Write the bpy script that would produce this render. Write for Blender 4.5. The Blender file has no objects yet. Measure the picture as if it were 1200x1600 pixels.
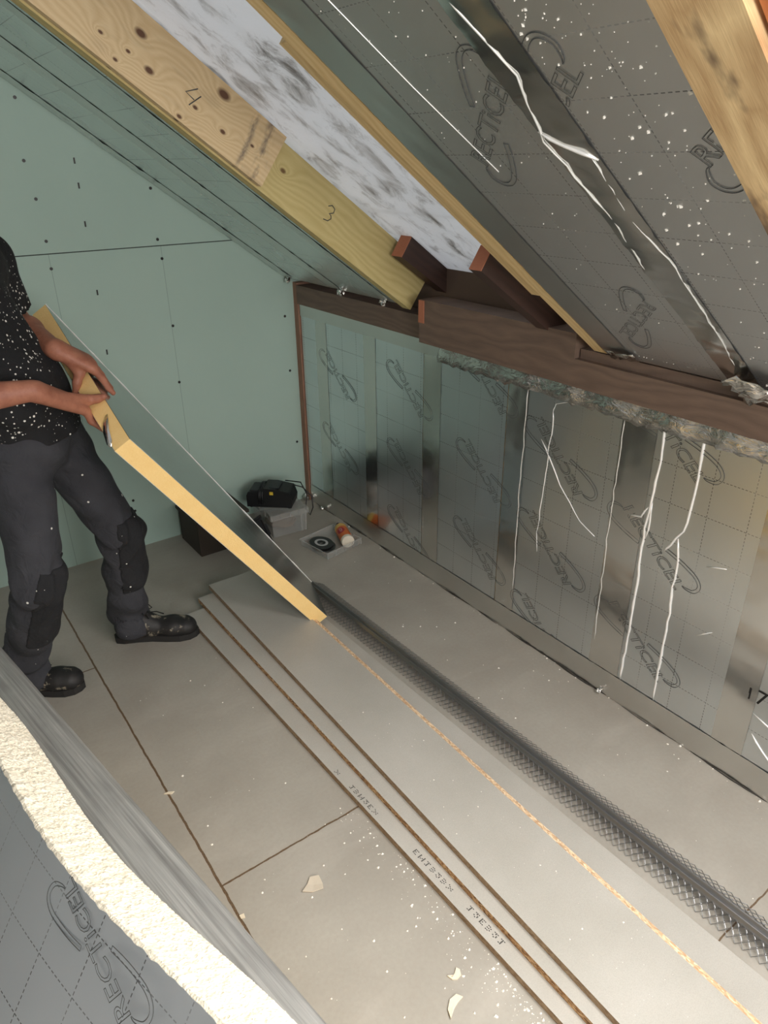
import bpy, bmesh, math, random
import numpy as np
from mathutils import Vector as V, Matrix
random.seed(7); rng = np.random.default_rng(7)
SC = bpy.context.scene
COL = SC.collection

# ------------------------------------------------------------------ camera
R = np.array([[0.80995169, -0.26702019, 0.52218625],
              [-0.58640042, -0.35257092, 0.72926558],
              [-0.01062095, -0.89688013, -0.44214617]])   # world <- camera(x right, y down, z forward)
EYE = np.array([0, 0, 1.75]); F = 1124.0
cam = bpy.data.cameras.new('camera'); camo = bpy.data.objects.new('camera', cam); COL.objects.link(camo)
cam.sensor_fit = 'VERTICAL'; cam.sensor_height = 24; cam.sensor_width = 18; cam.lens = 24 * F / 1600
cam.clip_start = .02
M4 = Matrix.Identity(4)
for i in range(3):
    M4[i][0] = R[i, 0]; M4[i][1] = -R[i, 1]; M4[i][2] = -R[i, 2]; M4[i][3] = EYE[i]
camo.matrix_world = M4
SC.camera = camo

# ------------------------------------------------------------------ world, daylight, exposure
SC.view_settings.view_transform = 'Standard'; SC.view_settings.look = 'None'
SC.view_settings.gamma = 1; SC.view_settings.use_curve_mapping = False
SC.view_settings.exposure = 0.0
world = bpy.data.worlds.new('world'); SC.world = world; world.use_nodes = True
bg = world.node_tree.nodes['Background']; bg.inputs[0].default_value = (.90, .95, 1, 1); bg.inputs[1].default_value = 1.5

def area(name, loc, direction, sx, sy, power, color):
    l = bpy.data.lights.new(name, 'AREA'); l.shape = 'RECTANGLE'; l.size = sx; l.size_y = sy; l.energy = power; l.color = color
    o = bpy.data.objects.new(name, l); COL.objects.link(o); o.location = loc
    o.rotation_euler = V(direction).to_track_quat('-Z', 'Y').to_euler()
    return o
# daylight through the roof window beside the camera, plus an added fill lamp behind it
area('roof_window_daylight', (1.24, -.15, 2.27), (-.62, .14, -.80), 1.15, 1.1, 82, (1, .985, .955))
area('rear_fill_lamp', (.50, -1.45, 1.60), (.24, 1, -.04), 1.2, 1.0, 60, (1, .98, .96))

# ------------------------------------------------------------------ helpers
def lin(c):
    return tuple((x / 255 / 12.92 if x / 255 <= .04045 else ((x / 255 + .055) / 1.055) ** 2.4) for x in c) + (1,)
class NT:
    def __init__(s, name):
        s.m = bpy.data.materials.new(name); s.m.use_nodes = True; s.t = s.m.node_tree
        s.b = s.t.nodes['Principled BSDF']; s.out = s.t.nodes['Material Output']
    def n(s, typ, **kw):
        x = s.t.nodes.new(typ)
        for k, v in kw.items():
            if k == 'ins':
                for a, b in v.items(): s.put(x.inputs[a], b)
            else: setattr(x, k, v)
        return x
    def put(s, sock, v):
        if hasattr(v, 'is_output'): s.t.links.new(v, sock)
        else: sock.default_value = v
    def math(s, op, a, b=0.0, c=0.0):
        x = s.n('ShaderNodeMath', operation=op); s.put(x.inputs[0], a); s.put(x.inputs[1], b); s.put(x.inputs[2], c); return x.outputs[0]
    def mix(s, f, a, b):
        x = s.n('ShaderNodeMix', data_type='RGBA'); s.put(x.inputs[0], f); s.put(x.inputs[6], a); s.put(x.inputs[7], b); return x.outputs[2]
    def uv(s): return s.n('ShaderNodeTexCoord').outputs['UV']
    def obj(s): return s.n('ShaderNodeTexCoord').outputs['Object']
    def pos(s): return s.n('ShaderNodeNewGeometry').outputs['Position']
    def mapping(s, v, scale=(1, 1, 1), rot=(0, 0, 0), loc=(0, 0, 0)):
        x = s.n('ShaderNodeMapping'); s.put(x.inputs[0], v); x.inputs[1].default_value = loc; x.inputs[2].default_value = rot; x.inputs[3].default_value = scale; return x.outputs[0]
    def noise(s, v, scale, detail=4, rough=.5, dist=0):
        x = s.n('ShaderNodeTexNoise'); s.put(x.inputs['Vector'], v); x.inputs['Scale'].default_value = scale; x.inputs['Detail'].default_value = detail
        x.inputs['Roughness'].default_value = rough; x.inputs['Distortion'].default_value = dist; return x.outputs['Fac']
    def voro(s, v, scale, feature='F1', out='Distance'):
        x = s.n('ShaderNodeTexVoronoi', feature=feature); s.put(x.inputs['Vector'], v); x.inputs['Scale'].default_value = scale; return x.outputs[out]
    def ramp(s, f, pts):
        x = s.n('ShaderNodeValToRGB'); s.put(x.inputs[0], f); e = x.color_ramp.elements
        while len(e) < len(pts): e.new(.5)
        for i, (p, c) in enumerate(pts): e[i].position = p; e[i].color = c if len(c) == 4 else c + (1,)
        return x.outputs[0]
    def rampf(s, f, a, b, va=0., vb=1.):
        x = s.n('ShaderNodeMapRange'); s.put(x.inputs[0], f)
        for i, q in enumerate((a, b, va, vb)): x.inputs[1 + i].default_value = q
        return x.outputs[0]
    def bump(s, h, strength=.3, dist=.01):
        x = s.n('ShaderNodeBump'); x.inputs['Strength'].default_value = strength; x.inputs['Distance'].default_value = dist; s.put(x.inputs['Height'], h)
        s.t.links.new(x.outputs[0], s.b.inputs['Normal']); return x
    def set(s, color=None, rough=None, metal=None, **kw):
        if color is not None: s.put(s.b.inputs['Base Color'], color)
        if rough is not None: s.put(s.b.inputs['Roughness'], rough)
        if metal is not None: s.put(s.b.inputs['Metallic'], metal)
        for k, v in kw.items(): s.put(s.b.inputs[k.replace('_', ' ')], v)
        return s.m
    def xyz(s, v):
        x = s.n('ShaderNodeSeparateXYZ'); s.put(x.inputs[0], v); return x.outputs

def simple(name, rgb, rough=.6, metal=0, bump=0, bscale=60, var=.12, **kw):
    t = NT(name); p = t.obj(); f = t.noise(p, bscale, 4)
    c = lin(rgb); d = tuple(x * (1 - var) for x in c[:3]) + (1,)
    m = t.set(t.mix(f, d, c), rough, metal, **kw)
    if bump: t.bump(f, bump, .004)
    return m

def link(name, me, m=None, parent=None, smooth=False):
    o = bpy.data.objects.new(name, me); COL.objects.link(o)
    if m is not None:
        for q in (m if isinstance(m, (list, tuple)) else [m]): me.materials.append(q)
    if parent is not None:
        o.parent = parent; o.matrix_parent_inverse = parent.matrix_basis.inverted()
    if smooth:
        for p in me.polygons: p.use_smooth = True
    return o
def tag(o, label, cat, group=None, kind=None):
    if kind == 'structure': o['kind'] = kind; return o
    o['label'] = label; o['category'] = cat
    if group: o['group'] = group
    if kind: o['kind'] = kind
    return o
def thing(name, loc, label, cat, group=None):
    o = bpy.data.objects.new(name, None); COL.objects.link(o); o.location = loc; o.empty_display_size = .05
    return tag(o, label, cat, group)

class MB:
    """collects shapes, built as ONE mesh object"""
    def __init__(s): s.v = []; s.f = []; s.mi = []; s.uvs = {}
    def add(s, vs, fs, mi=0):
        o = len(s.v); s.v += [tuple(float(c) for c in p) for p in vs]; s.f += [tuple(i + o for i in f) for f in fs]
        s.mi += [mi] * len(fs); return s
    def prism(s, poly, vec, mi=0, mside=None):
        n = len(poly); a = [V(p) for p in poly]; vec = V(vec); b = [p + vec for p in a]
        nrm = V((0, 0, 0))
        for i in range(n): nrm += (a[i] - a[0]).cross(a[(i + 1) % n] - a[0])
        if nrm.dot(vec) > 0: a = a[::-1]; b = b[::-1]
        s.add(a + b, [tuple(range(n)), tuple(range(2 * n - 1, n - 1, -1))], mi)
        s.add(a + b, [(i, i + n, (i + 1) % n + n, (i + 1) % n) for i in range(n)], mi if mside is None else mside)
        return s
    def box(s, lo, hi, mi=0):
        x0, y0, z0 = lo; x1, y1, z1 = hi
        return s.prism([(x0, y0, z0), (x1, y0, z0), (x1, y1, z0), (x0, y1, z0)], (0, 0, z1 - z0), mi)
    def obox(s, o, ax, ay, az, mi=0):
        o = V(o); ax = V(ax); ay = V(ay)
        return s.prism([o, o + ax, o + ax + ay, o + ay], az, mi)
    def tube(s, pts, r, n=8, mi=0, closed=False, caps=True):
        pts = [V(p) for p in pts]; rr = r if isinstance(r, (list, tuple)) else [r] * len(pts)
        rings = []; up = None
        for i, p in enumerate(pts):
            a = pts[i - 1] if (i > 0 or closed) else p; b = pts[(i + 1) % len(pts)] if (i < len(pts) - 1 or closed) else p
            t = (b - a).normalized()
            if up is None:
                up = t.orthogonal().normalized()
            up = (up - t * up.dot(t)); up = up.normalized() if up.length > 1e-6 else t.orthogonal().normalized()
            w = t.cross(up)
            rings.append([p + (up * math.cos(2 * math.pi * k / n) + w * math.sin(2 * math.pi * k / n)) * rr[i] for k in range(n)])
        vs = [q for g in rings for q in g]; fs = []
        m = len(pts)
        for i in range(m if closed else m - 1):
            j = (i + 1) % m
            for k in range(n): fs.append((i * n + k, i * n + (k + 1) % n, j * n + (k + 1) % n, j * n + k))
        if caps and not closed: fs += [tuple(range(n - 1, -1, -1)), tuple((m - 1) * n + k for k in range(n))]
        return s.add(vs, fs, mi)
    def lathe(s, prof, o, axis, n=24, mi=0, cap=True):
        o = V(o); axis = V(axis).normalized(); u = axis.orthogonal().normalized(); w = axis.cross(u)
        vs = [o + axis * z + (u * math.cos(2 * math.pi * k / n) + w * math.sin(2 * math.pi * k / n)) * r for (r, z) in prof for k in range(n)]
        fs = [(i * n + k, i * n + (k + 1) % n, (i + 1) * n + (k + 1) % n, (i + 1) * n + k) for i in range(len(prof) - 1) for k in range(n)]
        if cap: fs += [tuple(range(n - 1, -1, -1)), tuple((len(prof) - 1) * n + k for k in range(n))]
        return s.add(vs, fs, mi)
    def mesh(s, name, uv=None):
        me = bpy.data.meshes.new(name); me.from_pydata(s.v, [], s.f); me.update()
        for p, k in zip(me.polygons, s.mi): p.material_index = k
        if uv:
            o, u, w = (V(q) for q in uv); L = me.uv_layers.new(name='UVMap')
            for lp in me.loops:
                d = me.vertices[lp.vertex_index].co - o; L.data[lp.index].uv = (d.dot(u), d.dot(w))
        return me
    def build(s, name, m, parent=None, uv=None, smooth=False, bevel=0, seg=2):
        o = link(name, s.mesh(name, uv), m, parent, smooth)
        if bevel:
            b = o.modifiers.new('bevel', 'BEVEL'); b.width = bevel; b.segments = seg; b.limit_method = 'ANGLE'; b.angle_limit = .6
        return o

RS = .727; RZ = 1.437 * 1.75            # roof pitch and height
ES = V((1, 0, -RS)).normalized()        # down the slope
EN = V((RS, 0, 1)).normalized()         # up and out through the roof
def roof(x, y, k=0): return V((x, y, RZ - RS * x)) + EN * k
KX = 1.829                              # face of the knee wall
GY = 3.31                               # face of the gable wall
def at(px, py, Y):
    r = R @ np.array([px - 600, py - 800, F]); t = Y / r[1]; return V(EYE + t * r)

# ------------------------------------------------------------------ materials
def foil_mat(name, base=(.78, .825, .85), rough=.30, wr=.05, grid=True, lines=None, cell=.12):
    t = NT(name); uv = t.uv(); u, w, _ = t.xyz(uv)
    n1 = t.noise(uv, 3, 2); n2 = t.noise(t.mapping(uv, (1, .25, 1)), 40, 4, .55); n3 = t.noise(uv, 11, 2)
    h = t.math('ADD', t.math('MULTIPLY', n1, 2.2), t.math('ADD', t.math('MULTIPLY', n2, .03), t.math('MULTIPLY', n3, .12)))
    t.bump(h, wr, .03)
    ro = t.rampf(n1, .25, .75, rough - .03, rough + .04)
    col = t.mix(t.rampf(n1, .35, .65), base + (1,), tuple(x * .93 for x in base) + (1,))
    met = 1.0
    if grid:
        def dash(a, b):
            fa = t.math('FRACT', t.math('DIVIDE', a, cell)); d = t.math('ABSOLUTE', t.math('SUBTRACT', fa, .5))
            l = t.math('LESS_THAN', d, .0011 / cell)
            return t.math('MULTIPLY', l, t.math('LESS_THAN', t.math('FRACT', t.math('DIVIDE', b, .011)), .62))
        g = t.math('MAXIMUM', dash(u, w), dash(w, u))
        g = t.math('MULTIPLY', g, t.rampf(t.noise(uv, 3, 2), .38, .55, .25, .85))
        col = t.mix(g, col, (.03, .03, .03, 1)); met = t.math('SUBTRACT', 1, t.math('MULTIPLY', g, .7))
    return t.set(col, ro, met)
FOIL = foil_mat('foil_facing_printed')
FOIL_ROOF = foil_mat('foil_facing_roof', (.72, .735, .74), .40, .04)
FOIL_TEAL = foil_mat('foil_facing_gable_roof', (.74, .76, .75), .26, .025)
FOIL_SOFT = foil_mat('foil_facing_dull', (.72, .77, .83), .46, .03, cell=.11)
TAPE = foil_mat('foil_tape', (.74, .735, .71), .15, .05, False)
TAPE_SOFT = foil_mat('foil_tape_soft', (.72, .72, .70), .30, .08, False)
def crinkle():
    t = NT('crumpled_foil_tape'); p = t.pos()
    t.bump(t.noise(t.mapping(p, (1, .6, 1.4)), 30, 4, .5, 1.6), .4, .02)
    return t.set((.74, .73, .70, 1), .17, 1.0)
CRINKLE = crinkle()
GLINT = simple('painted_crease_glint', (246, 246, 243), .34, .35)  # whitish low-metal colour stands in for window glints on the foil creases
PRINT = simple('dark_foil_print', (70, 72, 72), .5)
def foam_mat(name, a, b, sc=260, bump=.5, cells=False):
    t = NT(name); p = t.pos(); f = t.noise(p, sc, 5, .65); g = t.noise(p, 22, 3)
    c = t.mix(f, lin(b), lin(a)); c = t.mix(t.rampf(g, .35, .7, 0, .35), c, lin(b))
    t.bump(f, bump, .004)
    return t.set(c, .9, 0)
FOAM = foam_mat('yellow_foam_core', (255, 226, 160), (240, 200, 128))
FOAM_WHITE = foam_mat('cream_cut_foam', (244, 238, 222), (222, 210, 184), 150, .9)
def board_mat():
    t = NT('green_plasterboard'); p = t.pos(); x, y, z = t.xyz(p)
    c = t.mix(t.noise(p, 2.5, 4), lin((160, 184, 174)), lin((170, 193, 183)))
    c = t.mix(t.math('LESS_THAN', t.math('ABSOLUTE', t.math('SUBTRACT', z, 1.411)), .0022), c, lin((52, 62, 58)))
    for x0 in (1.174, .703, .545):
        l = t.math('LESS_THAN', t.math('ABSOLUTE', t.math('SUBTRACT', x, x0)), .0014)
        l = t.math('MULTIPLY', l, t.math('LESS_THAN', z, 1.41)); c = t.mix(t.math('MULTIPLY', l, .38), c, lin((80, 92, 90)))
    t.bump(t.noise(p, 180, 3), .06, .002)
    return t.set(c, .75, 0)
GREEN = board_mat()
def floor_mat():
    t = NT('grey_chipboard_floor'); p = t.pos(); x, y, z = t.xyz(p)
    n1 = t.noise(p, 3.0, 5, .55); n2 = t.noise(p, 90, 4, .6)
    c = t.mix(t.rampf(n1, .3, .7), lin((152, 147, 137)), lin((166, 162, 152)))
    c = t.mix(t.rampf(n2, .35, .75, 0, .18), c, lin((128, 120, 108)))
    sm = t.noise(t.mapping(p, (1, 2.2, 1), (0, 0, .7)), 2.4, 6, .6, .8)     # trodden-in dust
    c = t.mix(t.rampf(sm, .52, .75, 0, .35), c, lin((182, 176, 166)))
    wob = t.math('MULTIPLY', t.math('SUBTRACT', t.noise(p, 30, 2), .5), .006)
    def line(a, v, wd):
        return t.math('LESS_THAN', t.math('ABSOLUTE', t.math('SUBTRACT', t.math('ADD', a, wob), v)), wd)
    def rng_(a, lo, hi): return t.math('MULTIPLY', t.math('GREATER_THAN', a, lo), t.math('LESS_THAN', a, hi))
    l = line(x, .387, .0034)
    l2 = t.math('MULTIPLY', line(y, 1.31, .0028), rng_(x, .387, .987))
    l3 = t.math('MULTIPLY', line(y, 2.46, .0028), t.math('LESS_THAN', x, .387))
    l4 = t.math('MULTIPLY', line(y, .44, .0022), t.math('GREATER_THAN', x, .987))
    L = l
    for q in (l2, l3, l4): L = t.math('MAXIMUM', L, q)
    grit = t.mix(t.noise(p, 240, 2), lin((48, 38, 28)), lin((128, 104, 78)))
    c = t.mix(L, c, grit)
    t.bump(t.math('SUBTRACT', t.math('MULTIPLY', n2, .25), L), .25, .003)
    return t.set(c, t.rampf(sm, .4, .75, .42, .6), 0)
FLOOR = floor_mat()
def chip_face(name, a, b):
    t = NT(name); p = t.pos(); n1 = t.noise(p, 4, 5); n2 = t.noise(p, 420, 3, .6)
    c = t.mix(t.rampf(n1, .3, .7), lin(a), lin(b)); c = t.mix(t.rampf(n2, .4, .75, 0, .22), c, lin((110, 102, 92)))
    t.bump(n2, .12, .002)
    return t.set(c, .48, 0)
CHIPFACE = chip_face('grey_board_face', (166, 163, 154), (178, 175, 167))
def chip_edge(name, cols):
    t = NT(name); p = t.pos(); q = t.mapping(p, (1.0, .35, 1.3))
    v = t.voro(q, 330, 'F1', 'Color'); f = t.xyz(v)[0]; n = t.noise(p, 9, 3)
    c = t.ramp(f, [(0, lin(cols[0])), (.4, lin(cols[1])), (.8, lin(cols[2])), (1, lin(cols[3]))])
    c = t.mix(t.rampf(n, .4, .7, 0, .3), c, lin(cols[0]))
    t.bump(f, .6, .003)
    return t.set(c, .85, 0)
CHIP = chip_edge('raw_chipboard_edge', [(96, 66, 42), (164, 122, 82), (206, 172, 130), (232, 206, 168)])
CHIP_PALE = chip_edge('pale_chipboard_tongue', [(176, 142, 108), (204, 174, 138), (222, 196, 160), (234, 212, 180)])
CHIP_DULL = chip_edge('planed_chipboard_edge', [(126, 104, 82), (150, 128, 104), (166, 145, 120), (180, 160, 136)])
def wood(name, a, b, knot, axis_rot=0, scale=1., ring=26, rough=.7, knots=True, stain=0.0, kpos=(), smear=()):
    t = NT(name); uv = t.uv(); w0 = t.noise(t.mapping(uv, (.8, 3, 1)), 2.2, 3)
    u, w, _ = t.xyz(uv)
    q = t.math('ADD', t.math('MULTIPLY', w, ring * 2.2), t.math('MULTIPLY', w0, 7.0))
    kd = None
    for (ku, kw, kr) in kpos:
        d = t.math('SQRT', t.math('ADD', t.math('POWER', t.math('MULTIPLY', t.math('SUBTRACT', u, ku), .62), 2), t.math('POWER', t.math('SUBTRACT', w, kw), 2)))
        g = t.math('EXPONENT', t.math('MULTIPLY', t.math('DIVIDE', d, kr * 2.6), -1.0))
        q = t.math('ADD', q, t.math('MULTIPLY', g, 5.0))
        s = t.rampf(d, kr * .55, kr * 1.15, 1, 0)
        kd = s if kd is None else t.math('MAXIMUM', kd, s)
    r = t.math('FRACT', q); r = t.math('ABSOLUTE', t.math('SUBTRACT', r, .5))
    fine = t.noise(t.mapping(uv, (4, 120, 1)), 6, 4)
    f = t.math('ADD', t.math('MULTIPLY', r, .75), t.math('MULTIPLY', fine, .6))
    c = t.mix(t.rampf(f, .25, .85), lin(b), lin(a))
    c = t.mix(t.rampf(t.noise(uv, 5, 4), .5, .75, 0, .35), c, lin(b))
    if kd is not None: c = t.mix(kd, c, lin(knot))
    for k_, su in enumerate(smear):
        g = t.math('EXPONENT', t.math('MULTIPLY', t.math('POWER', t.math('DIVIDE', t.math('SUBTRACT', t.math('ADD', u, t.math('MULTIPLY', w, .12)), su + .012), .011 + .008 * k_), 2), -1.0))
        g = t.math('MULTIPLY', g, t.rampf(t.noise(t.mapping(uv, (30, 12, 1)), 1.0, 5, .65), .45, .62, 0, .8))
        c = t.mix(g, c, lin((92, 84, 80)))
    if stain: c = t.mix(t.math('MULTIPLY', t.rampf(t.noise(t.mapping(uv, (2, 7, 1)), 3, 4), .55, .66), stain), c, lin((104, 84, 66)))
    t.bump(f, .12, .002)
    return t.set(c, rough, 0)
def uk(px, py, y): p = at(px, py, y); d_ = p - roof(0, y, 0); return d_.dot(ES), d_.dot(EN)
KN = [uk(a_, b_, 2.296) + (c_,) for a_, b_, c_ in [(233, 110, .010), (220, 52, .012), (350, 148, .015), (348, 206, .007), (305, 168, .006), (200, 80, .005), (180, 93, .005), (157, 50, .005), (394, 228, .005), (280, 182, .006)]]
PINE = wood('pale_pine', (220, 198, 158), (200, 172, 130), (92, 62, 42), kpos=KN, stain=.15, smear=(uk(392, 210, 2.296)[0], uk(412, 235, 2.296)[0]))
TREATED = wood('treated_pine', (204, 188, 134), (182, 164, 108), (110, 84, 50), ring=18, kpos=[(1.5, .1, .008)])
PINE2 = wood('yellow_pine', (222, 198, 150), (202, 172, 120), (110, 76, 46), ring=30)
DARKWOOD = wood('dark_stained_timber', (74, 52, 44), (58, 41, 35), (30, 20, 16), ring=14, rough=.55)
PLATE = wood('brown_wall_plate', (122, 101, 87), (98, 81, 70), (50, 38, 32), ring=14, rough=.6)
ENDGRAIN = simple('fresh_sawn_end', (176, 112, 84), .8, 0, .3, 90)
REDPOST = wood('reddish_batten', (156, 120, 98), (132, 98, 80), (70, 50, 40))
GRAIN = wood('coarse_grained_timber', (244, 216, 164), (186, 152, 108), (90, 60, 40), ring=9, stain=.9)
def membrane():
    t = NT('white_membrane'); p = t.pos(); q = t.mapping(p, (1, 1.5, 1))
    n = t.noise(q, 8, 8, .7, .45); m = t.noise(p, 1.6, 3)
    c = t.mix(t.rampf(n, .50, .74), lin((240, 241, 243)), lin((152, 148, 144)))
    c = t.mix(t.rampf(t.math('MULTIPLY', n, m), .30, .40, 0, .6), c, lin((96, 92, 88)))
    t.bump(t.noise(p, 9, 5), .5, .03)
    m_ = t.set(c, .7, 0)
    tr_ = t.n('ShaderNodeBsdfTranslucent'); t.put(tr_.inputs[0], c); mx = t.n('ShaderNodeMixShader'); mx.inputs[0].default_value = .42
    t.t.links.new(t.b.outputs[0], mx.inputs[1]); t.t.links.new(tr_.outputs[0], mx.inputs[2]); t.t.links.new(mx.outputs[0], t.out.inputs[0])
    return m_
MEMBRANE = membrane()
PLAIN = simple('grey_lining', (188, 186, 180), .8)
BLACKP = simple('black_plastic', (24, 26, 28), .45, 0, .05)
def clear(name, rgb, alpha):
    t = NT(name); return t.set(lin(rgb), .22, 0, Alpha=alpha)
CLEARP = clear('clear_plastic', (196, 198, 194), .20)
CLEARRIM = clear('clear_plastic_rim', (196, 198, 194), .28)

# ------------------------------------------------------------------ setting
def struct(name, mb, m, parent=None, **kw):
    o = mb.build(name, m, parent, **kw)
    if parent is None: o['kind'] = 'structure'
    return o
XL, YB = -1.7, -1.6; RIDGE = -.55
struct('floor', MB().box((XL, YB, -.05), (2.05, GY + .1, 0)), FLOOR)
zr = RZ - RS * RIDGE; zl = zr - RS * (RIDGE - XL)
struct('wall_far', MB().prism([(XL - .1, GY, 0), (2.05, GY, 0), (2.05, GY, RZ - RS * 2.05 + .23), (RIDGE, GY, zr + .23), (XL - .1, GY, zl + .1)], (0, .1, 0)), GREEN)
struct('wall_near', MB().prism([(XL - .1, YB, 0), (2.05, YB, 0), (2.05, YB, RZ - RS * 2.05 + .23), (RIDGE, YB, zr + .23), (XL - .1, YB, zl + .1)], (0, -.1, 0)), PLAIN)
struct('wall_left', MB().box((XL - .1, YB, 0), (XL, GY, zl + .1)), PLAIN)
struct('wall_right', MB().box((1.91, YB, 0), (2.05, GY, 1.19)), PLATE)
struct('trim_2', MB().box((1.912, YB, 1.191), (1.98, GY - .001, 1.36)), PLATE)
# roof membrane with the opening of the roof window (two pitches)
WX0, WX1, WY0, WY1 = .55, 1.50, -.72, .51
cm = MB(); K = .19
def slab(x0, x1, y0, y1): cm.prism([roof(x0, y0, K), roof(x1, y0, K), roof(x1, y1, K), roof(x0, y1, K)], EN * .012)
x_r = RIDGE - .19 * EN.x
slab(x_r, WX0, YB, GY); slab(WX1, 1.98, YB, GY); slab(WX0, WX1, YB, WY0); slab(WX0, WX1, WY1, GY)
p0 = roof(x_r, YB, K)
cm.prism([p0, (XL - .12, YB, p0.z - (p0.x - XL + .12) * RS), (XL - .12, GY, p0.z - (p0.x - XL + .12) * RS), (p0.x, GY, p0.z)], (-.01, 0, .02))
struct('ceiling', cm, MEMBRANE)
wf = MB()
def bar(x0, x1, y0, y1, k0, k1, mb=wf): mb.prism([roof(x0, y0, k0), roof(x1, y0, k0), roof(x1, y1, k0), roof(x0, y1, k0)], EN * (k1 - k0))
ORANGE = wood('orange_varnished_pine', (206, 132, 80), (186, 110, 62), (120, 60, 26))
bar(WX0, WX1, WY1 - .045, WY1 - .002, .0, .22); bar(WX0, WX1, WY0, WY0 + .045, .0, .22); bar(WX0, WX0 + .045, WY0 + .045, WY1 - .045, .0, .22); bar(WX1 - .045, WX1, WY0 + .045, WY1 - .045, .0, .22)
struct('window_1', wf, ORANGE, uv=((0, 0, 0), ES, (0, 1, 0)))
# screws in the gable boards
wall_far = bpy.data.objects['wall_far']
SCREW = simple('black_screw', (16, 16, 16), .4)
scr = [(23, 152), (37, 251), (56, 311), (72, 377), (235, 294), (246, 374), (253, 404), (80, 420), (270, 509), (280, 597), (445, 494), (453, 579), (464, 690),
       (208, 782), (211, 798), (214, 815), (217, 832)]
slit = [(123, 290), (116, 251), (133, 350), (152, 457), (167, 550)]
sm = MB().lathe([(.0065, 0), (.0065, .0018)], (0, 0, 0), (0, -1, 0), 10).mesh('screw'); sm.materials.append(SCREW)
sl = MB().box((-.003, -.0018, -.011), (.003, 0, .011)).mesh('screw'); sl.materials.append(SCREW)
for me_, lst in ((sm, scr), (sl, slit)):
    for (a, b) in lst:
        p = at(a, b, GY); o = bpy.data.objects.new('screw', me_); COL.objects.link(o); o.parent = wall_far; o.location = (p.x, GY - .0005, p.z)

# ------------------------------------------------------------------ printed logos
def text_mesh(txt, outline=.0, size=1.0, shear=.0, fill=True):
    c = bpy.data.curves.new('t', 'FONT'); c.body = txt; c.size = size; c.align_x = 'CENTER'; c.align_y = 'CENTER'; c.shear = shear; c.resolution_u = 3
    if not fill: c.fill_mode = 'NONE'; c.bevel_depth = outline; c.bevel_resolution = 0
    o = bpy.data.objects.new('t', c); COL.objects.link(o)
    dg = bpy.context.evaluated_depsgraph_get(); dg.update()
    me = bpy.data.meshes.new_from_object(o.evaluated_get(dg))
    vs = [tuple(v.co) for v in me.vertices]; fs = [tuple(p.vertices) for p in me.polygons]
    bpy.data.objects.remove(o); bpy.data.curves.remove(c); bpy.data.meshes.remove(me)
    return vs, fs
_tv, _tf = text_mesh('RECTiCEL', .012, 1.0, .18, False)
_w = max(v[0] for v in _tv) - min(v[0] for v in _tv)
def hook():
    """swoosh that leaves the letter tops, runs past the last letter and curls under it: a closed tapering outline"""
    P = [(.10, .125), (.22, .175), (.34, .215), (.47, .245), (.56, .235), (.605, .19), (.60, .12), (.54, .065), (.50, .05)]
    mid = []
    for i in range(len(P) - 1):
        p0, p1, p2, p3 = P[max(i - 1, 0)], P[i], P[i + 1], P[min(i + 2, len(P) - 1)]
        for k in range(5):
            t = k / 5
            mid.append(tuple(.5 * (2 * b + (c - a) * t + (2 * a - 5 * b + 4 * c - d) * t * t + (3 * b - a - 3 * c + d) * t ** 3) for a, b, c, d in zip(p0, p1, p2, p3)))
    mid.append(P[-1]); out = []; inn = []; N = len(mid)
    for i, p in enumerate(mid):
        q = mid[max(i - 1, 0)]; r = mid[min(i + 1, N - 1)]; dx, dy = r[0] - q[0], r[1] - q[1]; l = math.hypot(dx, dy); w = .017 * min(1, (N - i) / 14 + .1)
        out.append((p[0] - dy / l * w, p[1] + dx / l * w)); inn.append((p[0] + dy / l * w, p[1] - dx / l * w))
    return out + inn[::-1]
HOOK = hook()
def logo(parent, center, u, n, length, off=.0012, ylim=None):
    u = V(u).normalized(); n = V(n).normalized(); v = n.cross(u); c = V(center) + n * off
    mb = MB(); s = length / _w
    mb.add([c + u * (a * s) + v * (b * s * .80) + n * (d * s * .06) for a, b, d in _tv], _tf)
    for sg in (1, -1):
        mb.tube([c + u * (sg * a * length) + v * (sg * b * length) for a, b in HOOK], .0008, 4, closed=True)
    if ylim: mb.f = [f for f in mb.f if all(ylim[0] < mb.v[i][1] < ylim[1] for i in f)]; mb.mi = [0] * len(mb.f)
    return mb.build('logo_print', PRINT, parent)

# ------------------------------------------------------------------ knee wall boards and tapes
cols = [(2.68, 3.265), (2.26, 2.68), (1.775, 2.26), (1.28, 1.775), (.78, 1.28), (.31, .78), (-.20, .31), (-.70, -.20)]
labs = ['foil insulation board in the corner beside the green gable wall',
        'narrow foil board second from the green gable along the knee wall',
        'third foil board from the gable, above the clear tray with orange bottle side',
        'foil knee wall board with a diagonal crease and upside down print',
        'foil knee wall board with upside down print left of the two bright white creases',
        'foil knee wall board crossed by two bright white vertical creases',
        'foil knee wall board at the right photo edge with a stamped number',
        'foil knee wall board past the right edge of the photo']
labs[3] = 'foil board in the middle of the knee wall, just left of the board with the diagonal crease'
labs[2] = 'third foil board from the green gable along the knee wall, showing only half prints'
labs[3] = 'foil knee wall board with a diagonal crease and three upside down prints'
labs[4] = 'foil knee wall board crossed by two bright white vertical creases'
labs[5] = 'foil knee wall board at the right photo edge with a stamped black number'
labs[6] = 'foil knee wall board just past the right photo edge'; labs[7] = 'foil knee wall board nearest the near end wall'
boards = []
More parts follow.
